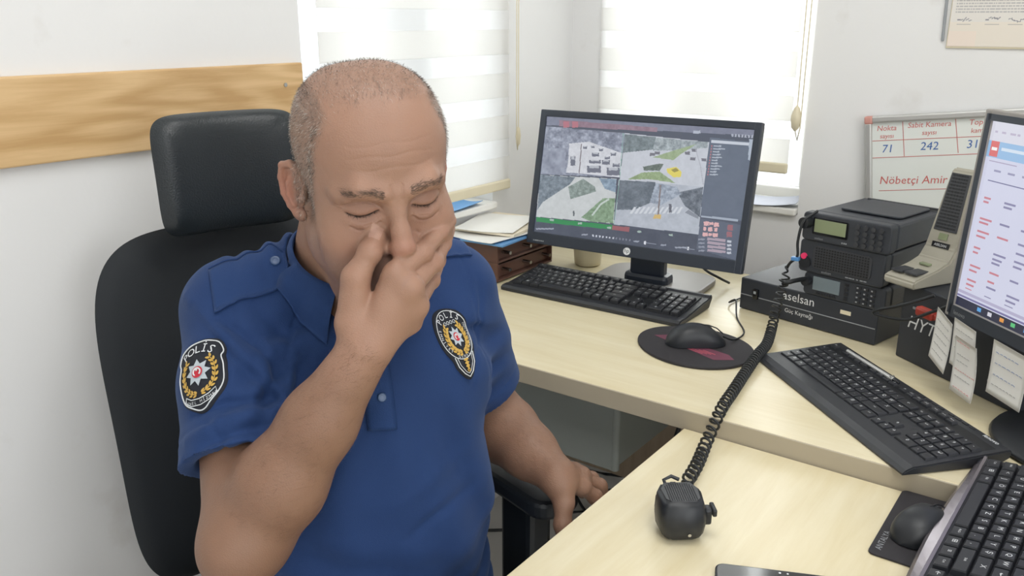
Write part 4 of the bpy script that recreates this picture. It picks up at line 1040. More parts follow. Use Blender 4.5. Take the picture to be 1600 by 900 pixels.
dz0 = zk(1.286)
nt = empty('wall_notice', (-0.30 * KW, YB - 0.006, dz0), 0, 'framed printed notice with signatures at the top right of the wall', 'notice')
cv = Canvas(120, 150, (228, 224, 218))
cv.rect(0, 115, 120, 150, (232, 224, 212)); cv.rect(0, 128, 40, 150, (236, 222, 210))
for r_ in range(0, 104, 4):
    if r_ in (60, 64): continue
    x = 6
    while x < 112:
        w_ = random.randint(2, 7); cv.rect(x, r_, x + w_, r_ + 2, (186, 184, 184)); x += w_ + 1
for x in (10, 50, 82):
    for k in range(5): cv.line([(x + k * 4, 112 + random.randint(-2, 3)), (x + k * 4 + 5, 110 + random.randint(-2, 4))], 1.2, (140, 140, 146))
    cv.rect(x, 118, x + 20, 119, (180, 176, 172))
sh_ = link('printed_sheet', cv.mesh(0.165, 0.22, 'flat_print', 'printed_sheet'), nt)
sh_.matrix_local = Matrix.Translation((-0.088, -0.0005, 0.004)) @ Matrix.Rotation(math.pi / 2, 4, 'X')
MB().box((-0.005, 0.0035, 0.112), (0.17, 0.005, 0.224), 0.001).build('backing', MAT['cream_plastic'], nt)
nb_ = MB().box((-0.098, 0.003, 0.125), (0.006, 0.006, 0.215), 0.002, M=Matrix.Rotation(-0.03, 4, 'Y')).build('clip_strip', MAT['print_grey'], nt)

# ------------------------------------------------------------------ paper notes hanging from the right monitor
def note(label, tl, ax, dn, w, h, mat_, bend, slots):
    """sheet hanging from its top edge; ax along the top edge, dn down"""
    ax = Vector(ax).normalized(); dn = Vector(dn).normalized(); nrm = ax.cross(dn).normalized()
    root = empty('paper_note', tl, 0, label, 'note', 'paper notes on the right monitor')
    n = 10; v = []; f = []
    def pt(u, t, off): 
        return ax * (u * w) + dn * (t * h) + nrm * (bend * math.sin(t * 2.6) * (0.4 + 0.6 * u) + off)
    for zz in (0.0, 0.0005):
        for i in range(n + 1):
            for j in range(n + 1): v.append(pt(i / n, j / n, zz))
    N = (n + 1) ** 2
    for i in range(n):
        for j in range(n):
            a = i * (n + 1) + j; q = (a, a + n + 1, a + n + 2, a + 1); f.append(q); f.append(tuple(N + t for t in q[::-1]))
    for i in range(n):
        for a, b in ((i, i + 1), (n * (n + 1) + i, n * (n + 1) + i + 1), (i * (n + 1), (i + 1) * (n + 1)), (i * (n + 1) + n, (i + 1) * (n + 1) + n)): f.append((a, b, b + N, a + N))
    mb = MB(); mb.add(v, f, smooth=True); mb.build('sheet', mat_, root)
    r_ = random.Random(len(label))
    pr = {}
    for (t, m, wd) in slots:
        mb = pr.setdefault(m, MB()); u = 0.10 + 0.05 * r_.random()
        while u < wd:
            l = 0.05 + 0.07 * r_.random()
            for off in (-0.0006, 0.0011):
                mb.tube([pt(min(u, .95), t, off), pt(min(u + l * .5, .96), t - 0.012 * r_.random(), off), pt(min(u + l, .97), t + 0.008 * r_.random(), off)], 0.00035, 4)
            u += l + 0.035
    for m, mb in pr.items(): mb.build('handwriting', MAT[m], root)
    return root
axm = Vector((math.cos(math.radians(-44)), math.sin(math.radians(-44)), 0)); out = Vector((-math.sin(math.radians(44)), -math.cos(math.radians(44)), 0))
base = Vector(M2BL)
note('white note with faint handwriting, leftmost under the right monitor', base + axm * -0.012 + out * 0.004 + Vector((0, 0, 0.008)), axm + Vector((0, 0, -0.42)), Vector((-0.05, 0.02, -1)), 0.044, 0.088, MAT['paper'], 0.004, [(.2, 'ink_grey', .85), (.35, 'ink_grey', .9), (.5, 'ink_grey', .8), (.65, 'ink_grey', .9), (.8, 'ink_grey', .7)])
note('white note behind the printed slip under the right monitor', base + axm * 0.030 + out * 0.003 + Vector((0, 0, 0.004)), axm + Vector((0, 0, -0.12)), Vector((0.02, 0, -1)), 0.052, 0.078, MAT['paper'], 0.003, [(.2, 'ink_grey', .85), (.4, 'ink_grey', .8), (.6, 'ink_grey', .6)])
note('printed white slip with red stamp hanging in front of another note', base + axm * 0.050 + out * 0.012 + Vector((0, 0, -0.018)), axm + Vector((0, 0, -0.10)), Vector((0.02, -0.02, -1)), 0.050, 0.092, MAT['paper'], 0.006, [(.08, 'ink_red', .7), (.3, 'ink_grey', .7), (.42, 'ink_grey', .6), (.58, 'ink_red', .85), (.7, 'ink_grey', .8), (.9, 'ink_red', .85)])
note('white note with blue handwriting at the right edge above the round base', base + axm * 0.125 + out * 0.006 + Vector((0, 0, 0.002)), axm + Vector((0, 0, -0.05)), Vector((0.0, 0.0, -1)), 0.07, 0.085, MAT['paper'], 0.004, [(.2, 'ink_blue', .8), (.4, 'ink_blue', .85), (.62, 'ink_blue', .7), (.8, 'ink_grey', .85)])
# ------------------------------------------------------------------ implicit-surface modelling (for the person)
f32 = np.float32
def V(*a): return np.array(a, float)
class RC:                     # tapered capsule
    def __init__(s, a, b, ra, rb, flat=None): s.a = np.array(a, float); s.b = np.array(b, float); s.ra, s.rb = ra, rb
    def __call__(s, P):
        a = s.a.astype(f32); ba = (s.b - s.a).astype(f32); q = P - a
        t = np.clip(q @ ba / f32(max(ba @ ba, 1e-12)), 0, 1)
        return np.linalg.norm(q - t[:, None] * ba, axis=1) - (f32(s.ra) + f32(s.rb - s.ra) * t)
class EL:                     # ellipsoid with axes in the columns of A
    def __init__(s, c, r, A=None): s.c = np.array(c, float); s.r = np.array(r, float); s.A = np.eye(3) if A is None else np.array(A, float)
    def __call__(s, P):
        q = (P - s.c.astype(f32)) @ s.A.astype(f32)
        k0 = np.linalg.norm(q / s.r.astype(f32), axis=1); k1 = np.linalg.norm(q / (s.r ** 2).astype(f32), axis=1)
        return k0 * (k0 - 1) / np.maximum(k1, f32(1e-6))
class HS:                     # half space, keeps the side the normal points away from
    def __init__(s, p, n): s.p = np.array(p, float); n = np.array(n, float); s.n = n / np.linalg.norm(n)
    def __call__(s, P): return (P - s.p.astype(f32)) @ s.n.astype(f32)
def smin(a, b, k):
    if k <= 0: return np.minimum(a, b)
    h = np.clip(0.5 + 0.5 * (b - a) / f32(k), 0, 1)
    return b * (1 - h) + a * h - f32(k) * h * (1 - h)
def smax(a, b, k): return -smin(-a, -b, k)
class GR:                     # group: children united with an inner k
    def __init__(s, items, k=0.004): s.items = items; s.k = k
    def __call__(s, P):
        d = None
        for it in s.items:
            e = it(P); d = e if d is None else smin(d, e, s.k)
        return d
def chain(pts, rad, k=0.004):
    return GR([RC(pts[i], pts[i + 1], rad[i], rad[i + 1]) for i in range(len(pts) - 1)], k)
class Field:
    def __init__(s): s.ops = []
    def add(s, fn, k=0.01): s.ops.append(('+', k, fn)); return s
    def sub(s, fn, k=0.004): s.ops.append(('-', k, fn)); return s
    def cut(s, fn, k=0.0): s.ops.append(('&', k, fn)); return s
    def ev(s, P, ops=None):
        d = np.full(len(P), 9.0, f32)
        for op, k, fn in (s.ops if ops is None else ops):
            e = fn(P).astype(f32)
            if op == '+': d = smin(d, e, k)
            elif op == '-': d = smax(d, -e, k)
            else: d = smax(d, e, k)
        return d
    def cull_all(s, C_, hd):
        """which operations can matter in each brick (centres C_)"""
        C_ = C_.astype(f32); out = []
        for op, k, fn in s.ops:
            e = fn(C_)
            out.append(e <= 2.4 * hd + k + 0.02 if op == '+' else e <= k + 2 * hd if op == '-' else e >= -k - 2 * hd)
        return np.array(out)
def surface(field, lo, hi, vox, nb=14, post=None):
    """surface nets over sparse bricks -> verts, quads"""
    lo = np.array(lo, float); dims = np.ceil((np.array(hi) - lo) / (vox * nb)).astype(int)
    hd = vox * nb * math.sqrt(3) / 2
    I = np.stack(np.meshgrid(*[np.arange(n) for n in dims], indexing='ij'), -1).reshape(-1, 3)
    Cc = lo + (I + 0.5) * nb * vox
    d = np.concatenate([field.ev(c.astype(f32)) for c in np.array_split(Cc, max(1, len(Cc) // 20000))])
    act = I[np.abs(d) < hd * 2.4 + 0.012]
    g = np.arange(nb + 1)
    G = np.stack(np.meshgrid(g, g, g, indexing='ij'), -1).reshape(-1, 3)
    big = 1 << 14
    keys = []; pos = []; quads = []
    keep = field.cull_all(lo + (act + 0.5) * nb * vox, hd)
    for bi, b in enumerate(act):
        o = lo + b * nb * vox
        ops = [field.ops[t] for t in np.flatnonzero(keep[:, bi])]
        if not ops: continue
        v = field.ev((o + G * vox).astype(f32), ops)
        if post is not None and np.abs(v).min() > .025: continue
        if post is not None: v = post(v, (o + G * vox).astype(f32))
        if v.min() > 0 or v.max() < 0: continue
        v = v.reshape(nb + 1, nb + 1, nb + 1); sgn = v < 0
        LI_ = []; LP_a = []
        base = b * nb
        for ax in range(3):
            sl0 = [slice(None)] * 3; sl1 = [slice(None)] * 3
            sl0[ax] = slice(0, nb); sl1[ax] = slice(1, nb + 1)
            a, c = v[tuple(sl0)], v[tuple(sl1)]
            m = (a < 0) != (c < 0)
            t = np.where(m, a / np.where(m, a - c, 1), 0)
            idx = np.argwhere(m)
            p = idx.astype(float); p[:, ax] += t[m]
            # add to the four cells around the edge
            o1, o2 = [q for q in range(3) if q != ax]
            for d1 in (0, -1):
                for d2 in (0, -1):
                    ci = idx.copy(); ci[:, o1] += d1; ci[:, o2] += d2
                    ok = np.all((ci >= 0) & (ci < nb), axis=1)
                    cc = ci[ok]
                    LI_.append((cc[:, 0] * nb + cc[:, 1]) * nb + cc[:, 2]); LP_a.append(p[ok])
            own = np.all(idx < nb, axis=1)
            e = idx[own] + base; flip = a[m][own] < 0
            if len(e):
                def ck(d1, d2):
                    q = e.copy(); q[:, o1] += d1; q[:, o2] += d2
                    return ((q[:, 0] + 4) * big + q[:, 1] + 4) * big + q[:, 2] + 4
                A_, B_, C_, D_ = ck(-1, -1), ck(0, -1), ck(0, 0), ck(-1, 0)
                fl = flip if ax != 1 else ~flip
                quads.append(np.where(fl[:, None], np.stack([A_, B_, C_, D_], 1), np.stack([D_, C_, B_, A_], 1)))
        li = np.concatenate(LI_); lp = np.concatenate(LP_a)
        cnt = np.bincount(li, minlength=nb ** 3); hit = np.flatnonzero(cnt)
        ctr = np.stack([np.bincount(li, lp[:, k], nb ** 3)[hit] for k in range(3)], 1) / cnt[hit][:, None]
        cell = np.stack([hit // (nb * nb), (hit // nb) % nb, hit % nb], 1) + base
        keys.append(((cell[:, 0] + 4) * big + cell[:, 1] + 4) * big + cell[:, 2] + 4)
        pos.append(lo + (ctr + base) * vox)
    keys = np.concatenate(keys); pos = np.concatenate(pos); quads = np.concatenate(quads)
    o = np.argsort(keys); keys = keys[o]; pos = pos[o]
    ix = np.searchsorted(keys, quads); ix = np.clip(ix, 0, len(keys) - 1)
    okm = keys[ix] == quads; bad = ~okm.all(axis=1)
    if bad.any():                                   # cells missed at a brick border: rebuild their vertex from the neighbours
        miss = np.unique(quads[bad][~okm[bad]]); new = []
        for kk in miss:
            rows = bad & (quads == kk).any(axis=1); r_ = ix[rows][okm[rows]]
            new.append(pos[r_].mean(axis=0) if len(r_) else pos[0])
        n0 = len(pos); pos = np.r_[pos, np.array(new)]
        sub = quads[bad]; six = ix[bad]; m_ = ~okm[bad]
        six[m_] = n0 + np.searchsorted(miss, sub[m_]); ix[bad] = six
    return pos, ix
def relax(v, q, it=1, lam=0.5, mask=None):
    for _ in range(it):
        ia = np.concatenate([q[:, a] for a in (0, 1, 2, 3, 1, 2, 3, 0)]); ib = np.concatenate([q[:, a] for a in (1, 2, 3, 0, 0, 1, 2, 3)])
        cnt = np.bincount(ia, minlength=len(v))
        m = np.stack([np.bincount(ia, v[ib, k], len(v)) for k in range(3)], 1) / np.maximum(cnt, 1)[:, None]
        w = lam if mask is None else (lam * mask)[:, None]
        v = v + (m - v) * w
    return v
def np_mesh(name, v, q, mats, col=None):
    me = bpy.data.meshes.new(name); n = len(q); k = q.shape[1]
    me.vertices.add(len(v)); me.vertices.foreach_set('co', v.astype(f32).ravel())
    me.loops.add(n * k); me.loops.foreach_set('vertex_index', q.astype(np.int32).ravel())
    me.polygons.add(n); me.polygons.foreach_set('loop_start', np.arange(0, n * k, k, dtype=np.int32))
    me.update(calc_edges=True)
    me.polygons.foreach_set('use_smooth', np.ones(n, bool))
    for m in (mats if isinstance(mats, list) else [mats]): me.materials.append(m)
    if col is not None:
        at_ = me.attributes.new('Col', 'FLOAT_COLOR', 'POINT')
        at_.data.foreach_set('color', np.c_[col, np.ones(len(col))].astype(f32).ravel())
    me.update(); return me
def pnoise(P, scale, seed=0):
    r = np.random.default_rng(seed); n = np.zeros(len(P))
    for i in range(7):
        d = r.normal(size=3); d /= np.linalg.norm(d); n += np.sin(P @ d * scale * (0.6 + 0.8 * r.random()) + r.random() * 6.28)
    return n / 7

# ------------------------------------------------------------------ person: posture
CAMP = V(0, 0, CAM_H)
BLv, BFv, UPv = V(.53, .85, 0), V(.85, -.53, 0), V(0, 0, 1)
BLv /= np.linalg.norm(BLv); BFv /= np.linalg.norm(BFv)
SH = V(-.816, .753, 1.015)                       # between the shoulders
def B(l, f, u): return SH + BLv * l + BFv * f + UPv * u
BA = np.stack([BLv, BFv, UPv], 1)
HM = np.array([[.502, .835, .226], [.861, -.458, -.222], [.082, -.305, .949]])
HM = np.linalg.svd(HM)[0] @ np.linalg.svd(HM)[2]
HT = V(-.699, .688, 1.165); HS_ = 1.005
def Hd(x, y, z): return HT + HM @ (V(x, y, z) * HS_)
R_SH, L_SH = V(-.891, .629, .990), V(-.745, .872, .982)
R_EL, R_WR = V(-.7213, .4978, .8063), V(-.6107, .5864, .9856)
L_EL, L_WR = V(-.751, .962, .763), V(-.578, .905, .727)
F_i = [V(-0.6054, 0.6240, 1.0909), V(-0.6015, 0.6619, 1.1080), V(-0.6064, 0.6950, 1.1225), V(-0.6117, 0.7187, 1.1302)]
F_m = [V(-0.5947, 0.6329, 1.0767), V(-0.6025, 0.6787, 1.0928), V(-0.6163, 0.7123, 1.1053), V(-0.6303, 0.7380, 1.1145)]
F_r = [V(-0.5970, 0.6423, 1.0549), V(-0.6130, 0.6856, 1.0699), V(-0.6290, 0.7174, 1.0821), V(-0.6446, 0.7427, 1.0933)]
F_p = [V(-0.6082, 0.6454, 1.0337), V(-0.6232, 0.6779, 1.0455), V(-0.6357, 0.7020, 1.0544), V(-0.6488, 0.7215, 1.0627)]
F_t = [V(-0.6398, 0.5936, 1.0398), V(-0.6381, 0.5991, 1.0883), V(-0.6309, 0.6140, 1.1136), V(-0.6334, 0.6267, 1.1278)]
R_WR = V(-0.6278, 0.5964, 1.0108)
L_WR = V(-.5905, .9125, .7330)

# ------------------------------------------------------------------ skin field
def mir(fn):
    for s in (-1, 1): fn(s)
skin = Field()
hA = HM
def HE(c, r, rot=None):
    A = HM if rot is None else HM @ rot
    return EL(Hd(*c), np.array(r) * HS_, A)
def HC(a, b, ra, rb): return RC(Hd(*a), Hd(*b), ra, rb)
def rotx(a): c, s = math.cos(a), math.sin(a); return np.array([[1, 0, 0], [0, c, -s], [0, s, c]])
def rotz(a): c, s = math.cos(a), math.sin(a); return np.array([[c, -s, 0], [s, c, 0], [0, 0, 1]])
def roty(a): c, s = math.cos(a), math.sin(a); return np.array([[c, 0, s], [0, 1, 0], [-s, 0, c]])
# trunk under the shirt, arms
skin.add(EL(B(0, .0, -.10), (.13, .075, .11), BA), .02)
skin.add(RC(B(-.12, -.01, -.03), B(.12, -.01, -.03), .05, .05), .04)
def arm(sh, el, wr, side):
    ua = (el - sh); m = sh + ua * .45
    fa = wr - el; m1 = el + fa * .28; m2 = el + fa * .62
    skin.add(GR([RC(sh, m, .046, .049), RC(m, el, .049, .047)], .02), .03)
    skin.add(GR([RC(el, m1, .0455, .0475), RC(m1, m2, .0475, .038), RC(m2, wr, .038, .0275)], .02), .02)
arm(R_SH, R_EL, R_WR, -1); arm(L_SH, L_EL, L_WR, 1)
skin.add(EL(R_EL + V(.012, -.030, -.010), (.026, .026, .028)), .04)
# neck
skin.add(RC(Hd(0, -.035, -.02), B(0, .0, .02), .064, .072), .03)
skin.add(RC(Hd(0, .025, -.085), B(0, .055, -.02), .045, .050), .04)
skin.add(HE((0, .035, -.100), (.048, .042, .030)), .03)      # under-chin fullness
# skull and face
skin.add(HE((0, -.010, .048), (.0765, .099, .082)), .03)
skin.add(HE((0, .018, .060), (.064, .066, .064)), .03)
for s in (-1, 1): skin.add(HE((s * .027, -.005, .074), (.043, .070, .051)), .03)
skin.add(HE((0, .038, -.012), (.068, .054, .075)), .03)
skin.add(HE((0, .030, -.058), (.062, .052, .050)), .03)
skin.add(HE((0, .070, -.092), (.026, .022, .020)), .025)
skin.add(HE((0, .083, -.045), (.030, .020, .026)), .02)        # muzzle
for s in (-1, 1):
    skin.add(HE((s * .047, .062, -.012), (.024, .022, .020)), .025)    # cheekbones
    skin.add(HE((s * .042, .064, -.045), (.022, .020, .026)), .03)    # cheeks
    skin.add(HE((s * .054, .000, -.058), (.018, .026, .024)), .03)     # jaw angle
    skin.add(chain([Hd(s * .052, .070, .036), Hd(s * .036, .0865, .0455), Hd(s * .014, .0910, .0390)], [.007, .0105, .009], .006), .014)
    skin.sub(HE((s * .0335, .1010, .0245), (.0195, .0155, .0105), rotz(-s * .25)), .012)
    # closed lid over the eyeball
    skin.add(HE((s * .0335, .0755, .0215), (.0165, .0130, .0125), rotz(-s * .22)), .004)
    arc3 = [Hd(s * (.0330 + .0165 * t), .0875 - .0055 * t * t - .0035 * t, .0095 - .0045 * (1 - t * t)) for t in np.linspace(-1, 1, 7)]
    skin.add(chain(arc3, [.0025, .0036, .0042, .0044, .0042, .0036, .0025], .002), .006)   # bag under the eye
    # nose wings and nostrils
    skin.add(HE((s * .0140, .0960, -.0205), (.0085, .0110, .0080)), .006)
    skin.sub(HE((s * .0075, .1010, -.0285), (.0040, .0065, .0045)), .003)
skin.add(chain([Hd(0, .0885, .036), Hd(0, .0960, .020), Hd(0, .1060, .002), Hd(0, .1130, -.012)], [.0085, .0078, .0095, .0120], .006), .010)
skin.add(HE((0, .1125, -.0155), (.0125, .0110, .0110)), .006)
skin.add(HE((0, .0985, -.0250), (.0060, .0100, .0060)), .004)
for z, r_ in ((-.0445, .0048), (-.0545, .0058)):                       # lips
    skin.add(chain([Hd(-.024, .0900, z - .001), Hd(-.010, .1005, z), Hd(0, .1020, z - .0005), Hd(.010, .1005, z), Hd(.024, .0900, z - .001)], [.0020, r_, r_, r_, .0020], .003), .005)
skin.sub(chain([Hd(-.026, .0900, -.0498), Hd(0, .1075, -.0495), Hd(.026, .0900, -.0498)], [.0008, .001, .0008], .001), .002)
# ears
def ear(s):
    al = .55
    e1 = V(-s * math.sin(al), math.cos(al), 0); e1t = .12
    e3 = V(s * math.cos(al), math.sin(al), 0); e2 = V(0, -.18, .98); e2 /= np.linalg.norm(e2)
    o = V(s * .0800, -.008, .002)
    def q(a, b, c=0.0): w = o + e1 * a + e2 * b + e3 * c; return Hd(*w)
    A = HM @ np.stack([e1, e2, e3], 1)
    skin.add(EL(q(-.005, .002, -.001), (.0160, .0290, .0042), A), .005)
    hel = [(.010, .000, .001), (.0135, .014, .003), (.0085, .0275, .004), (-.003, .0325, .004), (-.0155, .0270, .004), (-.0200, .012, .004), (-.0190, -.006, .004), (-.0125, -.019, .003), (-.005, -.026, .002)]
    skin.add(chain([q(*h) for h in hel], [.0030, .0036, .0040, .0042, .0042, .0040, .0038, .0036, .0040], .002), .002)
    skin.add(EL(q(.000, -.0265, .001), (.0090, .0085, .0050), A), .004)
    skin.add(chain([q(-.002, .018, .003), q(-.0090, .009, .004), q(-.0100, -.004, .004), q(-.0050, -.015, .004)], [.0030, .0036, .0036, .0034], .002), .003)
    skin.sub(EL(q(.0010, -.001, .006), (.0065, .0110, .0065), A), .003)
    skin.add(EL(q(.0095, -.004, .003), (.0045, .0060, .0050), A), .003)
ear(-1); ear(1)

# right hand over the mouth
HANDP = []
def hand_group(W, mcps, fingers, thumb, fr, palm_r=.0125, fk=.004):
    for i, m in enumerate(mcps):
        g_ = RC(W + (m - W) * .06, m, .0185, palm_r * (1 if i < 3 else .92)); HANDP.append(g_); skin.add(g_, .012)
    for a, b in zip(mcps[:-1], mcps[1:]): skin.add(RC(a, b, palm_r * .95, palm_r * .95), .010)
    for f_, r_ in zip(fingers, fr):
        it = []
        for i in range(3): it.append(RC(f_[i], f_[i + 1], r_[i], r_[i + 1]))
        it.append(EL(f_[1], (r_[1] * 1.10,) * 3))
        g_ = GR(it, .004); HANDP.append(g_); skin.add(g_, .0016)
    t = thumb
    skin.add(RC(W + (t[0] - W) * .3, t[0], .020, .0185), .014)
    g_ = GR([RC(t[0], t[1], .0185, .0150), RC(t[1], t[2], .0145, .0112), RC(t[2], t[3], .0115, .0098), EL(t[2], (.0122,) * 3)], .005); HANDP.append(g_); skin.add(g_, .006)
FR_R = [(.0112, .0102, .0092, .0082), (.0115, .0104, .0094, .0084), (.0108, .0098, .0088, .0078), (.0098, .0086, .0078, .0070)]
hand_group(R_WR, [F_i[0], F_m[0], F_r[0], F_p[0]], [F_i, F_m, F_r, F_p], F_t, FR_R)
# left hand beside the desk edge, fingers curling down
LI = [V(-.566, .942, .710), V(-.553, .958, .690), V(-.552, .968, .668), V(-.556, .970, .650)]
LMm = [V(-.580, .962, .712), V(-.562, .985, .692), V(-.556, .992, .668), V(-.560, .992, .650)]
LR_ = [V(-.598, .972, .708), V(-.584, 1.000, .690), V(-.578, 1.008, .668), V(-.580, 1.006, .652)]
LP_ = [V(-.616, .974, .702), V(-.606, 1.000, .686), V(-.602, 1.006, .668), V(-.602, 1.004, .656)]
LT_ = [V(-.577, .905, .722), V(-.568, .898, .705), V(-.560, .884, .680), V(-.556, .880, .661)]
hand_group(L_WR, [LI[0], LMm[0], LR_[0], LP_[0]], [LI, LMm, LR_, LP_], LT_, FR_R)

allp = []
sk_lo, sk_hi = V(-1.02, .40, .60), V(-.50, 1.08, 1.33)
sv, sq = surface(skin, sk_lo, sk_hi, 0.0021)
def refine(v, q, m):
    """split the quads whose corners all lie in mask m into four"""
    sel = m[q].all(axis=1); k = q[sel]; rest = q[~sel]
    e = np.concatenate([np.sort(k[:, [a, b]], axis=1) for a, b in ((0, 1), (1, 2), (2, 3), (3, 0))])
    key = e[:, 0].astype(np.int64) * len(v) + e[:, 1]
    u, inv_ = np.unique(key, return_inverse=True)
    mid = (v[u // len(v)] + v[u % len(v)]) / 2; n = len(k); M_ = inv_.reshape(4, n) + len(v)
    cen = v[k].mean(axis=1); ci = np.arange(n) + len(v) + len(mid)
    nq = np.concatenate([np.stack(t, 1) for t in ((k[:, 0], M_[0], ci, M_[3]), (M_[0], k[:, 1], M_[1], ci), (ci, M_[1], k[:, 2], M_[2]), (M_[3], ci, M_[2], k[:, 3]))])
    return np.r_[v, mid, cen], np.r_[rest, nq]
h0 = (sv - HT) @ HM / HS_
fine = (h0[:, 1] > .035) & (np.abs(h0[:, 0]) < .075) & (h0[:, 2] > -.05) & (h0[:, 2] < .10) & (h0[:, 1] < .135)
sv, sq = refine(sv, sq, fine)

# ------------------------------------------------------------------ skin colour (albedo, plus painted forearm shade)
def to_head(P): return (P - HT) @ HM / HS_
def sstep(a, b, x): t = np.clip((x - a) / (b - a), 0, 1); return t * t * (3 - 2 * t)
hl = to_head(sv)
# fine creases of the face, pressed in along the face's own depth
def dpoly(pts):
    d = np.full(len(sv), 9.0); x = hl[:, [0, 2]]
    P_ = [np.array(q) for q in pts]
    for a, c in zip(P_[:-1], P_[1:]):
        t = np.clip((x - a) @ (c - a) / ((c - a) @ (c - a)), 0, 1); d = np.minimum(d, np.linalg.norm(x - a - t[:, None] * (c - a), axis=1))
    return d
def LASH_Z(t): return .0152 + .0035 * t * t - .0012 * t
def handdist(P): return np.min([RC(f_[i], f_[i + 1], .0, .0)(P.astype(f32)) for f_ in (F_i, F_m, F_r, F_p, F_t) for i in range(3)], axis=0)
fmask = (hl[:, 1] > .045) * (hl[:, 1] < .130) * (handdist(sv) > .0150)
disp = np.zeros(len(sv)); TT = np.linspace(-1, 1, 9)
for s in (-1, 1):
    slit = dpoly([(s * (.0335 + .0155 * t), LASH_Z(t)) for t in TT])
    disp -= .0026 * np.exp(-(slit / .0013) ** 2)
    lidup = dpoly([(s * (.0335 + .0135 * t), LASH_Z(t) + .0045) for t in TT]); disp += .0012 * np.exp(-(lidup / .0035) ** 2)
    disp -= .0022 * np.exp(-(dpoly([(s * (.0335 + .0175 * t), .0315 - .0060 * t * t + .001 * t) for t in TT]) / .0016) ** 2)
    disp += .0016 * np.exp(-(dpoly([(s * (.0345 + .0150 * t), .0365 - .0030 * t * t - .0015 * t) for t in TT]) / .003) ** 2)
    disp += .0014 * np.exp(-(dpoly([(s * (.0325 + .0140 * t), .0085 + .0035 * t * t) for t in TT]) / .003) ** 2)
    disp -= .0016 * np.exp(-(dpoly([(s * .0185, .0080), (s * .0230, .0030), (s * .0310, .0005), (s * .0400, .0010), (s * .047, .0045)]) / .0018) ** 2)
    disp -= .0012 * np.exp(-(dpoly([(s * .020, .0125), (s * .0255, .0085), (s * .034, .0072)]) / .0012) ** 2)
    disp -= .0020 * np.exp(-(dpoly([(s * .0215, -.012), (s * .0290, -.026), (s * .0345, -.046)]) / .0030) ** 2)
    disp -= .0009 * np.exp(-(dpoly([(s * .0045, .036), (s * .0058, .050)]) / .0014) ** 2)
    for k in range(3): disp -= .0006 * np.exp(-(dpoly([(s * .0525, .018 + k * .003), (s * .060, .022 + k * .006 - .006)]) / .0010) ** 2)
    disp += .0010 * np.exp(-(dpoly([(s * .012, .043), (s * .030, .047), (s * .046, .043)]) / .006) ** 2)
for z in (.068, .080, .091):
    disp -= .00045 * np.exp(-(dpoly([(.050 * t, z - .005 * t * t + .0012 * math.sin(7 * t + z * 300)) for t in np.linspace(-.85, .85, 11)]) / .0016) ** 2)
sv = sv + (disp * fmask)[:, None] * (HM @ V(0, 1, 0))
is_head = (np.linalg.norm((hl - V(0, .0, .02)) / V(.12, .16, .18), axis=1) < 1.0) & (hl[:, 2] > -.14)
nearhand = np.min([g_(sv.astype(f32)) for g_ in HANDP], axis=0) + .0125        # grows from the hand's own skin
hand_m = 1 - sstep(.0160, .0195, nearhand)
col = np.tile(np.array(lin((.615, .478, .405))), (len(sv), 1))
col *= (1 + .05 * pnoise(sv, 90, 1) + .04 * pnoise(sv, 260, 2))[:, None]
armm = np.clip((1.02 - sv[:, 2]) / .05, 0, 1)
col = col * (1 - armm[:, None] * np.array([.28, .30, .34]))          # tan plus the forearms' shade, put into the skin colour
def blend(mask, c): 
    global col
    col = col * (1 - mask[:, None]) + np.array(lin(c)) * mask[:, None]
hm = is_head.astype(float) * (1 - hand_m)
def blob(c, r, s=1.0): return np.exp(-np.sum(((hl - V(*c)) / V(*r)) ** 2, axis=1)) * s * hm
for s in (-1, 1):
    blend(blob((s * .092, -.015, .0), (.02, .03, .035), .55), (.67, .43, .37))      # ears
    blend(blob((s * .048, .075, -.025), (.025, .03, .022), .40), (.65, .47, .40))   # cheeks
    blend(blob((s * .0335, .086, .020), (.018, .02, .012), .45), (.54, .39, .34))   # lids
    blend(blob((s * .033, .088, .003), (.016, .02, .007), .35), (.54, .40, .36))    # bags
blend(blob((0, .112, -.016), (.020, .03, .018), .5), (.66, .45, .39))               # nose
blend(blob((0, .100, -.05), (.022, .02, .010), .5), (.68, .44, .40))                # lips
# beard shadow
beard = sstep(-.016, -.045, hl[:, 2]) * sstep(-.03, .02, hl[:, 1]) * hm
beard = np.maximum(beard, np.exp(-((hl[:, 2] + .034) / .009) ** 2) * (np.abs(hl[:, 0]) < .03) * (hl[:, 1] > .06) * hm)
blend(beard * .30, (.52, .44, .42))
# cropped hair area: sides, back and the thinning crown
def hair_density(h):
    x, y, z = h[:, 0], h[:, 1], h[:, 2]
    ang = np.abs(x)
    front = .052 - 5.5 * np.maximum(0, ang - .028) ** 1.5 * 1.0           # front hair line on the crown
    crown = sstep(.112, .128, z) * sstep(.062, .035, y) * .40
    side = sstep(.050, .062, ang) * sstep(.052, .040, y + .25 * np.maximum(0, .06 - z)) * sstep(-.030, -.005, z + .45 * np.maximum(0, -.015 - y)) * 1.0
    burn = sstep(.060, .066, ang) * sstep(.020, .012, y) * sstep(-.006, .002, y) * sstep(-.035, -.02, z)
    back = sstep(-.045, -.065, y) * sstep(-.05, -.03, z)
    d = np.maximum.reduce([crown, side, burn * .7, back])
    return d
dens = hair_density(hl) * is_head * (sstep(.088, .082, np.abs(hl[:, 0])))
earm = np.zeros(len(sv))
blend(dens * .42, (.54, .48, .44))
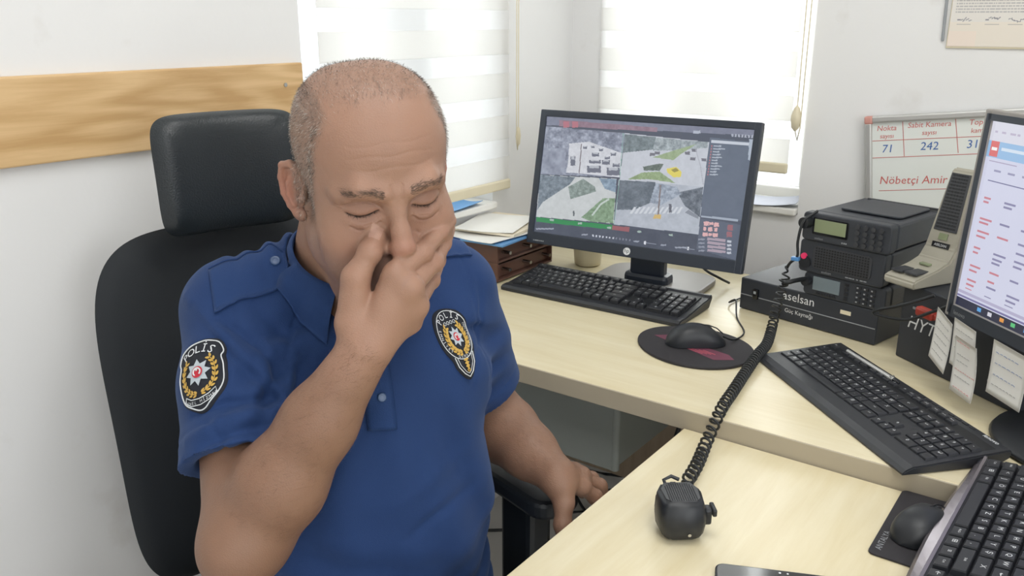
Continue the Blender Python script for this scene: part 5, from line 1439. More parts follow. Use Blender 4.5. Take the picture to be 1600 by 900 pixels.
# hands slightly redder at knuckles, nails paler
for f_ in (F_i, F_m, F_r, F_p, F_t):
    for i in (1, 2):
        d_ = np.linalg.norm(sv - f_[i], axis=1); blend(np.exp(-(d_ / .011) ** 2) * .35, (.62, .43, .37))
tdir = F_t[3] - F_t[2]; tdir /= np.linalg.norm(tdir)
tocam = V(.55, -.75, .35); tocam -= tdir * (tocam @ tdir); tocam /= np.linalg.norm(tocam); tside = np.cross(tdir, tocam)
rel = sv - (F_t[3] + tdir * .0005 + tocam * .0085)
nail = (np.abs(rel @ tside) < .0062) & (np.abs(rel @ tdir) < .0075) & (np.abs(rel @ tocam) < .007)
blend(nail * .65, (.72, .58, .52))
lash = np.zeros(len(sv))
for s in (-1, 1): lash = np.maximum(lash, np.exp(-(dpoly([(s * (.0335 + .0155 * t), LASH_Z(t) + .0002) for t in TT]) / .0011) ** 2))
blend(lash * .75 * (hl[:, 1] > .05) * is_head, (.25, .17, .15))
# a few moles
for c in ((-.062, .055, .055), (-.057, .062, .048), (-.030, .093, .074), (-.055, .066, -.008)):
    d_ = np.linalg.norm(hl - V(*c), axis=1); blend(np.exp(-(d_ / .0022) ** 2) * .7 * hm, (.42, .27, .22))

sm = bpy.data.materials.new('skin'); sm.use_nodes = True
nt_ = sm.node_tree; b_ = nt_.nodes['Principled BSDF']
a_ = nt_.nodes.new('ShaderNodeAttribute'); a_.attribute_name = 'Col'
nt_.links.new(a_.outputs['Color'], b_.inputs['Base Color'])
b_.inputs['Roughness'].default_value = .48; b_.inputs['Specular IOR Level'].default_value = .38
b_.inputs['Subsurface Weight'].default_value = .12; b_.inputs['Subsurface Radius'].default_value = (.012, .005, .003); b_.inputs['Subsurface Scale'].default_value = .6
tc_ = nt_.nodes.new('ShaderNodeTexCoord')
n1 = nt_.nodes.new('ShaderNodeTexNoise'); n1.inputs['Scale'].default_value = 260; n1.inputs['Detail'].default_value = 5
v1 = nt_.nodes.new('ShaderNodeTexVoronoi'); v1.inputs['Scale'].default_value = 620
nt_.links.new(tc_.outputs['Object'], n1.inputs['Vector']); nt_.links.new(tc_.outputs['Object'], v1.inputs['Vector'])
ad = nt_.nodes.new('ShaderNodeMath'); ad.operation = 'ADD'
nt_.links.new(n1.outputs['Fac'], ad.inputs[0]); nt_.links.new(v1.outputs['Distance'], ad.inputs[1])
bp_ = nt_.nodes.new('ShaderNodeBump'); bp_.inputs['Strength'].default_value = .22; bp_.inputs['Distance'].default_value = .0012
nt_.links.new(ad.outputs[0], bp_.inputs['Height']); nt_.links.new(bp_.outputs['Normal'], b_.inputs['Normal'])

person = empty('person', (-0.82, 0.76, 0.0), 0, 'seated man in a blue short-sleeved police uniform shirt covering his mouth with his hand', 'person')
PO_ = V(-0.82, 0.76, 0.0)
def pobj(name, me, parent=person): 
    o = bpy.data.objects.new(name, me); COL.objects.link(o); o.parent = parent
    if parent is person: o.location = tuple(-PO_)
    return o
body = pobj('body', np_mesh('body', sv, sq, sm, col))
# ------------------------------------------------------------------ uniform shirt
SHB = R_EL - R_SH; SHB_n = SHB / np.linalg.norm(SHB)
SLB = L_EL - L_SH; SLB_n = SLB / np.linalg.norm(SLB)
shirt = Field()
shirt.add(EL(B(0, .012, -.13), (.168, .120, .165), BA), .02)
shirt.add(RC(B(-.11, -.012, -.035), B(.11, -.012, -.035), .066, .066), .05)
shirt.add(RC(B(0, -.008, .010), R_SH + V(0, 0, .008), .068, .054), .04)
shirt.add(RC(B(0, -.008, .010), L_SH + V(0, 0, .008), .068, .054), .04)
shirt.add(EL(B(0, .045, -.30), (.172, .150, .20), BA), .08)
shirt.add(EL(B(0, .010, -.46), (.182, .160, .13), BA), .06)
shirt.add(EL(B(-.075, .085, -.12), (.085, .050, .075), BA), .05)
shirt.add(EL(B(.075, .085, -.12), (.085, .050, .075), BA), .05)
re_, le_ = R_SH + SHB * .70, L_SH + SLB * .72
class Sleeve:
    """tube of cloth round the upper arm, open and hollow at its lower end"""
    def __init__(s, sh, b, e, n, r, t): s.o = GR([RC(sh, sh + b * .35, r[0], r[1]), RC(sh + b * .35, sh + b * 1.0, r[1], r[2])], .02); s.h = HS(e, n + t); s.i = RC(sh + b * .78, sh + b * 1.05, .056, r[2] - .010)
    def __call__(s, P):
        return np.maximum(smax(s.o(P), -s.i(P), .002), s.h(P))
shirt.add(Sleeve(R_SH, SHB, re_, SHB_n, (.063, .066, .075), V(-.10, .12, 0)), .030)
shirt.add(Sleeve(L_SH, SLB, le_, SLB_n, (.060, .062, .067), V(0, 0, 0)), .030)
def packet(c, d, wl, amp, rad, bend=0.0, bd=None):
    c = np.array(c); d = np.array(d, float); d /= np.linalg.norm(d)
    def fn(P):
        q = P - c.astype(f32); s = q @ d.astype(f32)
        if bd is not None: s = s + bend * (q @ np.array(bd, f32)) ** 2
        return amp * np.sin(s * (2 * math.pi / wl)) * np.exp(-np.sum(q * q, axis=1) / (rad * rad))
    return fn
r_in = R_SH + SHB * .45 + V(.045, .05, .0)          # inner side of the right upper arm
FOLDS = [
    packet(R_SH + SHB * .60 + V(.03, .02, 0), SHB_n + V(.25, .35, 0), .034, .0050, .060, 4, (.5, .8, 0)),
    packet(R_SH + SHB * .30 + V(.055, .045, .0), SHB_n * .8 + V(.5, .2, -.4), .045, .0060, .060, 3, (0, 0, 1)),
    packet(R_SH + SHB * .10 + V(.02, .08, .03), V(.6, .5, -.6), .050, .0035, .07),
    packet(L_SH + SLB * .45 + V(.02, -.05, .0), SLB_n + V(.2, -.3, .2), .040, .0040, .06),
    packet(B(-.05, .10, -.08), V(.75, .25, .55), .060, .0028, .08),
    packet(B(.10, .10, -.28), BLv * .9 + UPv * .35, .070, .0030, .12),
    packet(B(-.05, .16, -.38), UPv + BLv * .3, .060, .0035, .10),
    packet(B(.10, .05, -.42), UPv * .9 - BLv * .4, .050, .0045, .10),
    packet(R_SH + SHB * .50 + V(.05, .02, .02), V(.35, .75, -.55), .030, .0045, .050, 5, (.6, -.6, .3)),
    packet(B(-.13, .07, -.10), V(.55, .75, .35), .036, .0035, .060),
    packet(B(.13, .06, -.06), V(.6, .3, .7), .040, .0030, .060),
    packet(B(-.02, .13, -.22), V(.75, .55, .25), .085, .0028, .12),
    packet(B(-.09, -.01, .055), BLv + UPv * .2, .028, .0022, .05),
]
SEAM = []
def shirt_post(v, P):
    for fn in FOLDS: v = v + f32(1.8) * fn(P).astype(f32)
    rel = P - SH.astype(f32); l_ = rel @ BLv.astype(f32); u_ = rel[:, 2]; f_l = rel @ BFv.astype(f32)
    # armhole seams and hem stitching
    arm_z = np.clip((u_ + .16) / .05, 0, 1)
    v = v + f32(.0016) * arm_z * (np.exp(-((np.abs(l_) - .138 - .25 * np.maximum(0, f_l - .02)) / f32(.0026)) ** 2))
    for (s, b, n_, e) in ((R_SH, SHB, SHB_n, re_), (L_SH, SLB, SLB_n, le_)):
        t_ = (P - e.astype(f32)) @ n_.astype(f32); nr = RC(s + b * .4, s + b, .1, .1)(P) < 0
        v = v + f32(.0012) * nr * np.exp(-((t_ + .024) / f32(.0022)) ** 2)
    v = v + f32(.0016) * pnoise(P, 45, 5).astype(f32)
    # the cloth always stays outside the arm
    for (s, b, e, n_) in ((R_SH, SHB, re_, SHB_n), (L_SH, SLB, le_, SLB_n)):
        core = np.minimum(RC(s, s + b * .45, .0515, .0545)(P), RC(s + b * .45, s + b, .0545, .056)(P))
        v = np.minimum(v, np.maximum(core, HS(e - n_ * .030, n_)(P)))
    # neck opening
    neck = RC(B(0, .015, .03), B(0, .07, .13), .078, .082)(P)
    v = smax(v, -neck, .004)
    v = np.maximum(v, HS(B(0, 0, -.50), (0, 0, -1))(P))
    return v
class Cap:                      # remove whatever lies past the sleeve ends so that no blobs remain
    def __call__(s, P): return P[:, 0] * 0 - 1
hv, hq = surface(shirt, V(-1.10, .46, .50), V(-.52, 1.09, 1.14), 0.0030, post=shirt_post)
hv = relax(hv, hq, 1, .35)

# drapery folds: lines on the cloth with height and width
FOLD_LINES = [
    (0.0065, 0.009, [(-0.905, 0.573, 1.025), (-0.886, 0.568, 1.020), (-0.870, 0.565, 1.014), (-0.853, 0.563, 1.007), (-0.831, 0.560, 0.999), (-0.810, 0.561, 0.989), (-0.788, 0.560, 0.979), (-0.774, 0.565, 0.966), (-0.761, 0.572, 0.952), (-0.745, 0.576, 0.941)]),
    (-0.0055, 0.006, [(-0.838, 0.571, 1.008), (-0.825, 0.574, 1.002), (-0.811, 0.577, 0.997), (-0.800, 0.580, 0.991), (-0.790, 0.582, 0.986), (-0.779, 0.582, 0.982), (-0.771, 0.583, 0.976), (-0.769, 0.587, 0.965), (-0.767, 0.589, 0.953), (-0.753, 0.582, 0.947)]),
    (-0.005, 0.006, [(-0.882, 0.566, 1.017), (-0.857, 0.561, 1.006), (-0.831, 0.555, 0.996), (-0.809, 0.552, 0.985), (-0.790, 0.551, 0.977), (-0.779, 0.557, 0.967), (-0.767, 0.560, 0.958), (-0.756, 0.562, 0.950), (-0.754, 0.569, 0.938), (-0.737, 0.566, 0.934)]),
    (-0.0055, 0.006, [(-0.802, 0.500, 0.925), (-0.790, 0.504, 0.932), (-0.781, 0.509, 0.936), (-0.774, 0.517, 0.939), (-0.770, 0.524, 0.940), (-0.763, 0.531, 0.940), (-0.756, 0.537, 0.941), (-0.751, 0.546, 0.940), (-0.755, 0.561, 0.934), (-0.747, 0.568, 0.935)]),
    (0.0045, 0.007, [(-0.794, 0.482, 0.902), (-0.778, 0.488, 0.914), (-0.768, 0.496, 0.922), (-0.763, 0.507, 0.927), (-0.756, 0.515, 0.929), (-0.747, 0.521, 0.931), (-0.742, 0.529, 0.931), (-0.740, 0.539, 0.929), (-0.738, 0.547, 0.927), (-0.732, 0.554, 0.927)]),
    (-0.0045, 0.0055, [(-0.787, 0.474, 0.885), (-0.771, 0.475, 0.897), (-0.765, 0.482, 0.904), (-0.758, 0.489, 0.910), (-0.751, 0.498, 0.914), (-0.743, 0.507, 0.918), (-0.738, 0.516, 0.919), (-0.736, 0.524, 0.918), (-0.734, 0.531, 0.916), (-0.730, 0.537, 0.916)]),
    (-0.003, 0.005, [(-0.791, 0.498, 0.924), (-0.783, 0.497, 0.924), (-0.775, 0.498, 0.924), (-0.767, 0.497, 0.923), (-0.759, 0.496, 0.918), (-0.751, 0.495, 0.912), (-0.750, 0.499, 0.901)]),
    (-0.0028, 0.003, [(-0.794, 0.654, 1.019), (-0.794, 0.648, 1.007), (-0.793, 0.640, 0.995), (-0.785, 0.629, 0.987), (-0.773, 0.615, 0.983), (-0.768, 0.608, 0.976), (-0.766, 0.604, 0.967), (-0.763, 0.600, 0.958), (-0.756, 0.592, 0.952), (-0.748, 0.585, 0.946)]),
    (-0.0035, 0.007, [(-0.820, 0.608, 1.018), (-0.808, 0.611, 1.009), (-0.800, 0.616, 0.998), (-0.793, 0.621, 0.988), (-0.777, 0.618, 0.985), (-0.768, 0.618, 0.980), (-0.763, 0.623, 0.974)]),
    (0.003, 0.012, [(-0.664, 0.648, 0.779), (-0.655, 0.660, 0.787), (-0.647, 0.675, 0.794), (-0.641, 0.692, 0.801), (-0.639, 0.716, 0.807), (-0.642, 0.749, 0.810), (-0.636, 0.772, 0.821)]),
    (-0.0045, 0.008, [(-0.642, 0.667, 0.742), (-0.637, 0.681, 0.749), (-0.632, 0.695, 0.756), (-0.627, 0.710, 0.762), (-0.626, 0.728, 0.765), (-0.631, 0.752, 0.765), (-0.632, 0.774, 0.766)]),
    (-0.003, 0.004, [(-0.687, 0.861, 1.021), (-0.683, 0.860, 1.011), (-0.681, 0.860, 1.000), (-0.678, 0.859, 0.988), (-0.673, 0.851, 0.974), (-0.675, 0.851, 0.956), (-0.674, 0.847, 0.938), (-0.651, 0.814, 0.933), (-0.642, 0.799, 0.919), (-0.639, 0.791, 0.902)]),
    (-0.0028, 0.014, [(-0.664, 0.698, 0.878), (-0.659, 0.696, 0.863), (-0.655, 0.695, 0.848), (-0.650, 0.692, 0.833), (-0.646, 0.689, 0.816), (-0.642, 0.686, 0.798), (-0.639, 0.683, 0.780)]),
    (-0.0028, 0.014, [(-0.652, 0.745, 0.914), (-0.649, 0.745, 0.898), (-0.647, 0.745, 0.881), (-0.645, 0.747, 0.864), (-0.644, 0.750, 0.845), (-0.643, 0.753, 0.827), (-0.641, 0.755, 0.808)]),
]
def vnormals(v, q):
    fn = np.cross(v[q[:, 2]] - v[q[:, 0]], v[q[:, 3]] - v[q[:, 1]]); n = np.stack([np.bincount(q.T.ravel(), np.tile(fn[:, k], 4), len(v)) for k in range(3)], 1)
    n /= np.linalg.norm(n, axis=1)[:, None] + 1e-12
    return n
hn = vnormals(hv, hq)
if np.mean(np.sum((hv - B(0, 0, -.2)) * hn, axis=1)) < 0: hn = -hn
fd = np.zeros(len(hv))
for amp, wd, pts_ in FOLD_LINES:
    pp_ = np.array(pts_); d_ = np.full(len(hv), 9.0); tt_ = np.zeros(len(hv)); n_ = len(pp_) - 1
    for k in range(n_):
        a, b = pp_[k], pp_[k + 1]; t = np.clip((hv - a) @ (b - a) / ((b - a) @ (b - a)), 0, 1); e = np.linalg.norm(hv - a - t[:, None] * (b - a), axis=1)
        tt_ = np.where(e < d_, (k + t) / n_, tt_); d_ = np.minimum(d_, e)
    fd += amp * np.exp(-(d_ / wd) ** 2) * (.35 + .65 * np.sin(np.clip(tt_, .02, .98) * math.pi))
hv = hv + hn * fd[:, None]

def shirt_mat(name, c):
    m = bpy.data.materials.new(name); m.use_nodes = True
    nt = m.node_tree; b = nt.nodes['Principled BSDF']
    tc = nt.nodes.new('ShaderNodeTexCoord')
    n = nt.nodes.new('ShaderNodeTexNoise'); n.inputs['Scale'].default_value = 14; n.inputs['Detail'].default_value = 4
    nt.links.new(tc.outputs['Object'], n.inputs['Vector'])
    mx = nt.nodes.new('ShaderNodeMix'); mx.data_type = 'RGBA'
    mx.inputs[6].default_value = (*[q * .88 for q in c], 1); mx.inputs[7].default_value = (*[q * 1.10 for q in c], 1)
    nt.links.new(n.outputs['Fac'], mx.inputs[0]); nt.links.new(mx.outputs[2], b.inputs['Base Color'])
    b.inputs['Roughness'].default_value = .78; b.inputs['Specular IOR Level'].default_value = .25
    b.inputs['Sheen Weight'].default_value = .12; b.inputs['Sheen Roughness'].default_value = .5; b.inputs['Sheen Tint'].default_value = (.5, .65, 1, 1)
    v = nt.nodes.new('ShaderNodeTexVoronoi'); v.inputs['Scale'].default_value = 900
    nt.links.new(tc.outputs['Object'], v.inputs['Vector'])
    bp = nt.nodes.new('ShaderNodeBump'); bp.inputs['Strength'].default_value = .35; bp.inputs['Distance'].default_value = .0008
    nt.links.new(v.outputs['Distance'], bp.inputs['Height']); nt.links.new(bp.outputs['Normal'], b.inputs['Normal'])
    MAT[name] = m; return m
shirt_mat('shirt_blue', rgb(31, 56, 101))
shirt_mat('shirt_trim', rgb(33, 59, 105))
mat('button_blue', rgb(58, 84, 124), .3, noise=.02)
mat('patch_black', rgb(26, 30, 40), .8, noise=.1, nscale=400, bump=.3, bscale=1500)
mat('thread_white', rgb(214, 218, 222), .7, noise=.05, nscale=600)
mat('thread_silver', rgb(176, 186, 194), .6, noise=.08, nscale=600)
mat('thread_gold', rgb(196, 160, 78), .55, noise=.12, nscale=500)
mat('thread_red', rgb(186, 40, 56), .7, noise=.08, nscale=500)
mat('trouser', rgb(34, 40, 52), .8, noise=.1, nscale=200, bump=.2, bscale=900)
shirt_o = pobj('shirt', np_mesh('shirt', hv, hq, MAT['shirt_blue']))
SB = BVHTree.FromPolygons([tuple(q) for q in hv], [tuple(int(i) for i in q) for q in hq])
def near_shirt(p, off=.003):
    l, n, i, d = SB.find_nearest(Vector(p)); return np.array(l) + np.array(n) * off
def cast_shirt(o, d, off=.003):
    l, n, i, dd = SB.ray_cast(Vector(o), Vector(d))
    if l is None: return near_shirt(o, off)
    return np.array(l) - np.array(d) * off / np.linalg.norm(d)
def sheet_mesh(name, grid, thick, mat_, parent, out=None):
    """grid[i][j] of points -> two-sided slab of given thickness"""
    g = np.array(grid); n, m = g.shape[:2]
    du = np.gradient(g, axis=0); dv = np.gradient(g, axis=1); nn = np.cross(du, dv); nn /= np.linalg.norm(nn, axis=2)[:, :, None] + 1e-9
    if out is not None and np.mean(np.sum(nn * out, axis=2)) < 0: nn = -nn
    a = g.reshape(-1, 3); b = (g - nn * thick).reshape(-1, 3); N = n * m; f = []
    for i in range(n - 1):
        for j in range(m - 1):
            q = i * m + j; f.append((q, q + 1, q + m + 1, q + m)); f.append((N + q, N + q + m, N + q + m + 1, N + q + 1))
    for i in range(n - 1):
        for q, w in ((i * m, (i + 1) * m), (i * m + m - 1, (i + 1) * m + m - 1)): f.append((q, w, w + N, q + N))
    for j in range(m - 1):
        for q, w in ((j, j + 1), ((n - 1) * m + j, (n - 1) * m + j + 1)): f.append((q, w, w + N, q + N))
    me = np_mesh(name, np.r_[a, b], np.array(f), mat_)
    return pobj(name, me, parent)
# collar: stand and turned-down leaf, open in front
TH = np.radians(np.linspace(-152, 152, 61))         # angle from the back; negative = his right side
lo_g, st_g = [], []
for th in TH:
    fr_ = (1 - math.cos(th)) / 2                        # 0 back .. 1 front
    rd = -BFv * math.cos(th) + BLv * math.sin(th)
    top = B(0, .046, .086) + rd * (.071 + .004 * abs(math.sin(th))) + UPv * (-.062 * fr_ ** 1.2)
    e = abs(math.degrees(th)) / 152
    reach = .088 + .024 * e ** 3
    drop = .034 - .072 * e ** 2.4
    bot = B(0, .020, 0) + rd * reach + UPv * drop
    bot = near_shirt(bot, .007)
    stand_b = near_shirt(B(0, .03, .0) + rd * .085, -.004)
    row = []
    for t in np.linspace(0, 1, 11):
        p = top * (1 - t) + bot * t + (rd * .008 + UPv * .006) * math.sin(math.pi * t) * (1.2 - .6 * fr_)
        row.append(p)
    # keep the leaf above the cloth
    for k in range(3, 11):
        l, n_, i_, d_ = SB.find_nearest(Vector(row[k]))
        if (row[k] - np.array(l)) @ np.array(n_) < .005: row[k] = np.array(l) + np.array(n_) * .0055
    lo_g.append(row)
    st_g.append([top * (1 - t) + stand_b * t for t in np.linspace(0, 1, 5)])
sheet_mesh('collar', lo_g, .0022, MAT['shirt_trim'], shirt_o, None)
sheet_mesh('collar_stand', st_g, .0015, MAT['shirt_trim'], shirt_o)
# front placket with button
pg = []
for u in np.linspace(-.035, -.140, 20):
    pg.append([cast_shirt(B(l, .30, u), -BFv, .0032) for l in np.linspace(-.017, .017, 7)])
sheet_mesh('placket', pg, .003, MAT['shirt_trim'], shirt_o, BFv)
for u in (-.060, -.100):
    p = cast_shirt(B(0.002, .30, u), -BFv, .004); l, n_, i_, d_ = SB.find_nearest(Vector(p))
    Mq = Vector(n_).to_track_quat('Z', 'Y').to_matrix().to_4x4(); Mq.translation = Vector(p)
    me = MB().lathe([(0, .0022), (.003, .0018), (.0048, .0026), (.0055, .0016), (.0052, 0)], 20).mesh(MAT['button_blue'])
    o = pobj('button', me, shirt_o); o.matrix_local = Mq
    for s in (-1, 1): pass
# shoulder straps
def epaulette(sgn):
    g = []
    a = B(sgn * .082, .036 if sgn < 0 else .024, .2); b = B(-.172, .046, .2) if sgn < 0 else B(.160, .008, .2)
    for i, t in enumerate(np.linspace(0, 1, 22)):
        c = a * (1 - t) + b * t; w = .026 * (1 if t > .16 else (t / .16) * .55 + .45)
        g.append([cast_shirt(c + BFv * s * w, -UPv, .0040) for s in np.linspace(-1, 1, 9)])
    o = sheet_mesh('epaulette', g, .0035, MAT['shirt_trim'], person, UPv)
    gg = np.array(g)
    # stitched edge
    ed = [gg[i][0] for i in range(21, -1, -1)] + [gg[0][j] for j in range(1, 8)] + [gg[i][8] for i in range(22)]
    st = MB().tube([tuple(q + UPv * .0006) for q in ed], .0013, 6).mesh(MAT['shirt_blue'])
    pobj('stitched_edge', st, o)
    c = gg[3][4]; nn = np.cross(gg[4][4] - gg[2][4], gg[3][5] - gg[3][3]); nn *= np.sign(nn[2])
    Mq = Vector(nn).to_track_quat('Z', 'Y').to_matrix().to_4x4(); Mq.translation = Vector(c)
    me = MB().lathe([(0, .0024), (.0032, .0018), (.0054, .0030), (.0064, .0018), (.0060, -.001)], 24).add([(-.0012, 0, .0026)], []).mesh(MAT['button_blue'])
    bo = pobj('button', me, o); bo.matrix_local = Mq
for s in (-1, 1): epaulette(s)

# ------------------------------------------------------------------ embroidered badges
class Emb:
    def __init__(s, c, out, up):
        s.out = np.array(out, float); s.out /= np.linalg.norm(s.out)
        s.up = np.array(up, float); s.up -= s.out * (s.up @ s.out); s.up /= np.linalg.norm(s.up)
        s.rt = np.cross(s.up, s.out); s.c = np.array(c, float)
    def P(s, pts, off):
        r = []
        for x, y in pts:
            o = s.c + s.rt * x + s.up * y + s.out * .11
            l, n, i, d = SB.ray_cast(Vector(o), Vector(-s.out))
            if l is None or d > .2: l, n, i, d = SB.find_nearest(Vector(o - s.out * .11))
            r.append(np.array(l) + s.out * off)
        return r
    def geo(s, mb, pts, faces, off): mb.add([tuple(q) for q in s.P(pts, off)], faces)
    def poly(s, mb, pts, off): s.geo(mb, pts, [tuple(range(len(pts)))], off)
    def fill(s, mb, outline, off, rings=6):
        c = np.mean(outline, axis=0); pts = [c]; n = len(outline)
        for k in range(1, rings + 1):
            for q in outline: pts.append(c + (np.array(q) - c) * k / rings)
        f = [(0, 1 + i, 1 + (i + 1) % n) for i in range(n)]
        for k in range(rings - 1):
            for i in range(n): f.append((1 + k * n + i, 1 + (k + 1) * n + i, 1 + (k + 1) * n + (i + 1) % n, 1 + k * n + (i + 1) % n))
        # rim back to the cloth
        v = s.P(pts, off); rim = [v[1 + (rings - 1) * n + i] - s.out * (off + .002) for i in range(n)]; m = len(v)
        for i in range(n): f.append((1 + (rings - 1) * n + i, m + i, m + (i + 1) % n, 1 + (rings - 1) * n + (i + 1) % n))
        mb.add([tuple(q) for q in v + rim], f, smooth=True)
    def line(s, mb, pts, r, off, closed=False): mb.tube([tuple(q) for q in s.P(pts, off)], r, 5, closed=closed)
    def text(s, mb, body, size, off, arc=None, x=0, y=0, rot=0):
        if arc is None:
            v, f = text_geo(body, size); c, sn = math.cos(rot), math.sin(rot)
            s.geo(mb, [(x + q[0] * c - q[1] * sn, y + q[0] * sn + q[1] * c) for q in v], f, off)
        else:
            cx, cy, R, a0, a1 = arc; n = len(body)
            for i, chh in enumerate(body):
                if chh == ' ': continue
                a = math.radians(a0 + (a1 - a0) * (i / (n - 1) if n > 1 else .5)); rt = a - math.pi / 2 if R > 0 else a + math.pi / 2
                s.text(mb, chh, size, off, None, cx + abs(R) * math.cos(a), cy + abs(R) * math.sin(a), rt)
def star_pts(cx, cy, R, r, n=8, a0=90): return [(cx + (R if k % 2 == 0 else r) * math.cos(math.radians(a0 + 180 * k / n)), cy + (R if k % 2 == 0 else r) * math.sin(math.radians(a0 + 180 * k / n))) for k in range(2 * n)]
def circ(cx, cy, r, n=20, ry=None): return [(cx + r * math.cos(2 * math.pi * k / n), cy + (ry or r) * math.sin(2 * math.pi * k / n)) for k in range(n)]
def leaf(cx, cy, L, W, a): 
    c, s_ = math.cos(a), math.sin(a); return [(cx + q[0] * c - q[1] * s_, cy + q[0] * s_ + q[1] * c) for q in [(L * math.cos(t) / 2, W * math.sin(t) / 2 * (1 - .3 * math.cos(t))) for t in np.linspace(0, 2 * math.pi, 9)[:-1]]]
def smooth_closed(pts, n=5):
    P = [np.array(q, float) for q in pts]; N = len(P); out = []
    for i in range(N):
        a, b, c, d = P[i - 1], P[i], P[(i + 1) % N], P[(i + 2) % N]
        for k in range(n):
            t = k / n; out.append(tuple(0.5 * (2 * b + (c - a) * t + (2 * a - 5 * b + 4 * c - d) * t * t + (3 * b - a - 3 * c + d) * t ** 3)))
    return out
def crest(em, root, cx, cy, R, wreath_R, wy):
    sb = MB(); em.poly(sb, star_pts(cx, cy, R, R * .62), .0042); pobj('star', sb.mesh(MAT['thread_silver']), root)
    rb = MB(); em.poly(rb, circ(cx, cy, R * .42), .0046); pobj('red_disc', rb.mesh(MAT['thread_red']), root)
    cb_ = MB(); arcp = [(cx - .0 + R * .27 * math.cos(math.radians(a)), cy + R * .27 * math.sin(math.radians(a))) for a in range(-140 + 90, 140 + 91, 20)]
    em.line(cb_, arcp, R * .06, .0049); em.poly(cb_, star_pts(cx, cy + R * .14, R * .12, R * .05, 5), .0050)
    pobj('crescent', cb_.mesh(MAT['thread_white']), root)
    gb = MB()
    for s in (-1, 1):
        for k in range(9):
            a = math.radians(-75 + k * 15.5); 
            px, py = cx + s * wreath_R * math.cos(a), cy + wy + wreath_R * 1.12 * math.sin(a); tang = math.atan2(math.cos(a) * 1.12, -s * math.sin(a))
            for o_, da in ((-.0022, .5), (.0022, -.5)):
                nx, ny = s * math.cos(a), math.sin(a)
                em.poly(gb, leaf(px + nx * o_, py + ny * o_, .0058, .0030, tang + s * da * (1 if o_ > 0 else 1)), .0043)
        em.line(gb, [(cx + s * wreath_R * math.cos(math.radians(a)), cy + wy + wreath_R * 1.12 * math.sin(math.radians(a))) for a in range(-80, 55, 9)], .0006, .0045)
    pobj('laurel_wreath', gb.mesh(MAT['thread_gold']), root)
# shoulder shield on the right sleeve
pc = R_SH + SHB * .40; pout = V(.48, -.86, .0); pout -= SHB_n * (pout @ SHB_n)
E1 = Emb(pc, pout, -SHB_n + V(0, 0, .0))
SHIELD = smooth_closed([(-.031, .026), (-.027, .0365), (-.014, .0425), (0, .044), (.014, .0425), (.027, .0365), (.031, .026), (.029, .018), (.0325, .004), (.031, -.014), (.024, -.030), (.012, -.040), (0, -.0455), (-.012, -.040), (-.024, -.030), (-.031, -.014), (-.0325, .004), (-.029, .018)], 4)
b0 = MB(); E1.fill(b0, SHIELD, .0028); pt1 = pobj('shoulder_patch', b0.mesh(MAT['patch_black']))
pt1['label'] = 'black shield patch with white POLİS lettering on the right sleeve'
b0 = MB(); E1.line(b0, [(q[0] * .93, q[1] * .94) for q in SHIELD], .00085, .0036, True); pobj('white_border', b0.mesh(MAT['thread_white']), pt1)
b0 = MB(); E1.text(b0, 'POLİS', .0145, .0040, arc=(0, .000, .0315, 122, 58)); pobj('police_letters', b0.mesh(MAT['thread_white']), pt1)
crest(E1, pt1, 0, .002, .0165, .0215, -.002)
b0 = MB(); E1.line(b0, [(-.020, -.0215), (-.012, -.0275), (0, -.0300), (.012, -.0275), (.020, -.0215), (.0215, -.0275), (.013, -.0345), (0, -.0370), (-.013, -.0345), (-.0215, -.0275)], .0006, .0040, True)
E1.text(b0, 'GENEL HİZMET', .0050, .0042, arc=(0, .012, -.0455, 242, 298)); pobj('ribbon', b0.mesh(MAT['thread_white']), pt1)
# chest badge on the left breast
cc_ = B(.102, .09, -.062); cout = BFv * .93 + BLv * .38 + UPv * .12
E2 = Emb(cc_, cout, UPv)
OV = smooth_closed([(0, .0385), (.016, .0350), (.0255, .024), (.029, .008), (.026, -.008), (.019, -.021), (.0165, -.030), (.009, -.041), (0, -.0475), (-.009, -.041), (-.0165, -.030), (-.019, -.021), (-.026, -.008), (-.029, .008), (-.0255, .024), (-.016, .0350)], 4)
b0 = MB(); E2.fill(b0, OV, .0028); pt2 = pobj('chest_badge', b0.mesh(MAT['patch_black']))
pt2['label'] = 'dark oval police badge with silver star on the left chest'
b0 = MB(); E2.line(b0, circ(0, .008, .0262, 40, .0285), .0006, .0036, True)
E2.line(b0, [(-.0165, -.016), (-.014, -.028), (-.007, -.038), (0, -.0435), (.007, -.038), (.014, -.028), (.0165, -.016)], .0007, .0036)
E2.line(b0, [(-.013, -.017), (-.0105, -.027), (-.004, -.0365), (0, -.039), (.004, -.0365), (.0105, -.027), (.013, -.017)], .0004, .0036); pobj('white_border', b0.mesh(MAT['thread_white']), pt2)
b0 = MB(); E2.text(b0, 'POLİS', .0098, .0040, arc=(0, .007, .0240, 128, 52)); E2.text(b0, 'EMNİYET', .0046, .0040, arc=(0, .008, -.0235, 158, 222)); E2.text(b0, 'GENEL', .0046, .0040, arc=(0, .008, -.0255, 250, 290)); E2.text(b0, 'MÜDÜRLÜĞÜ', .0042, .0040, arc=(0, .008, -.0235, 318, 382))
for k in range(4): E2.line(b0, circ(-.0082 + k * .0055, .0225, .0019, 8), .0004, .0040, True)
pobj('white_letters', b0.mesh(MAT['thread_white']), pt2)
crest(E2, pt2, 0, .006, .0118, .0160, -.001)
b0 = MB(); 
for k in range(3): E2.poly(b0, leaf(0, -.0215 - k * .004, .009 - k * .001, .0030, 0), .0042)
E2.poly(b0, leaf(0, -.027, .016, .0032, math.pi / 2), .0043); E2.line(b0, circ(0, -.0345, .002, 10), .0006, .0042, True)
pobj('gold_emblem', b0.mesh(MAT['thread_gold']), pt2)
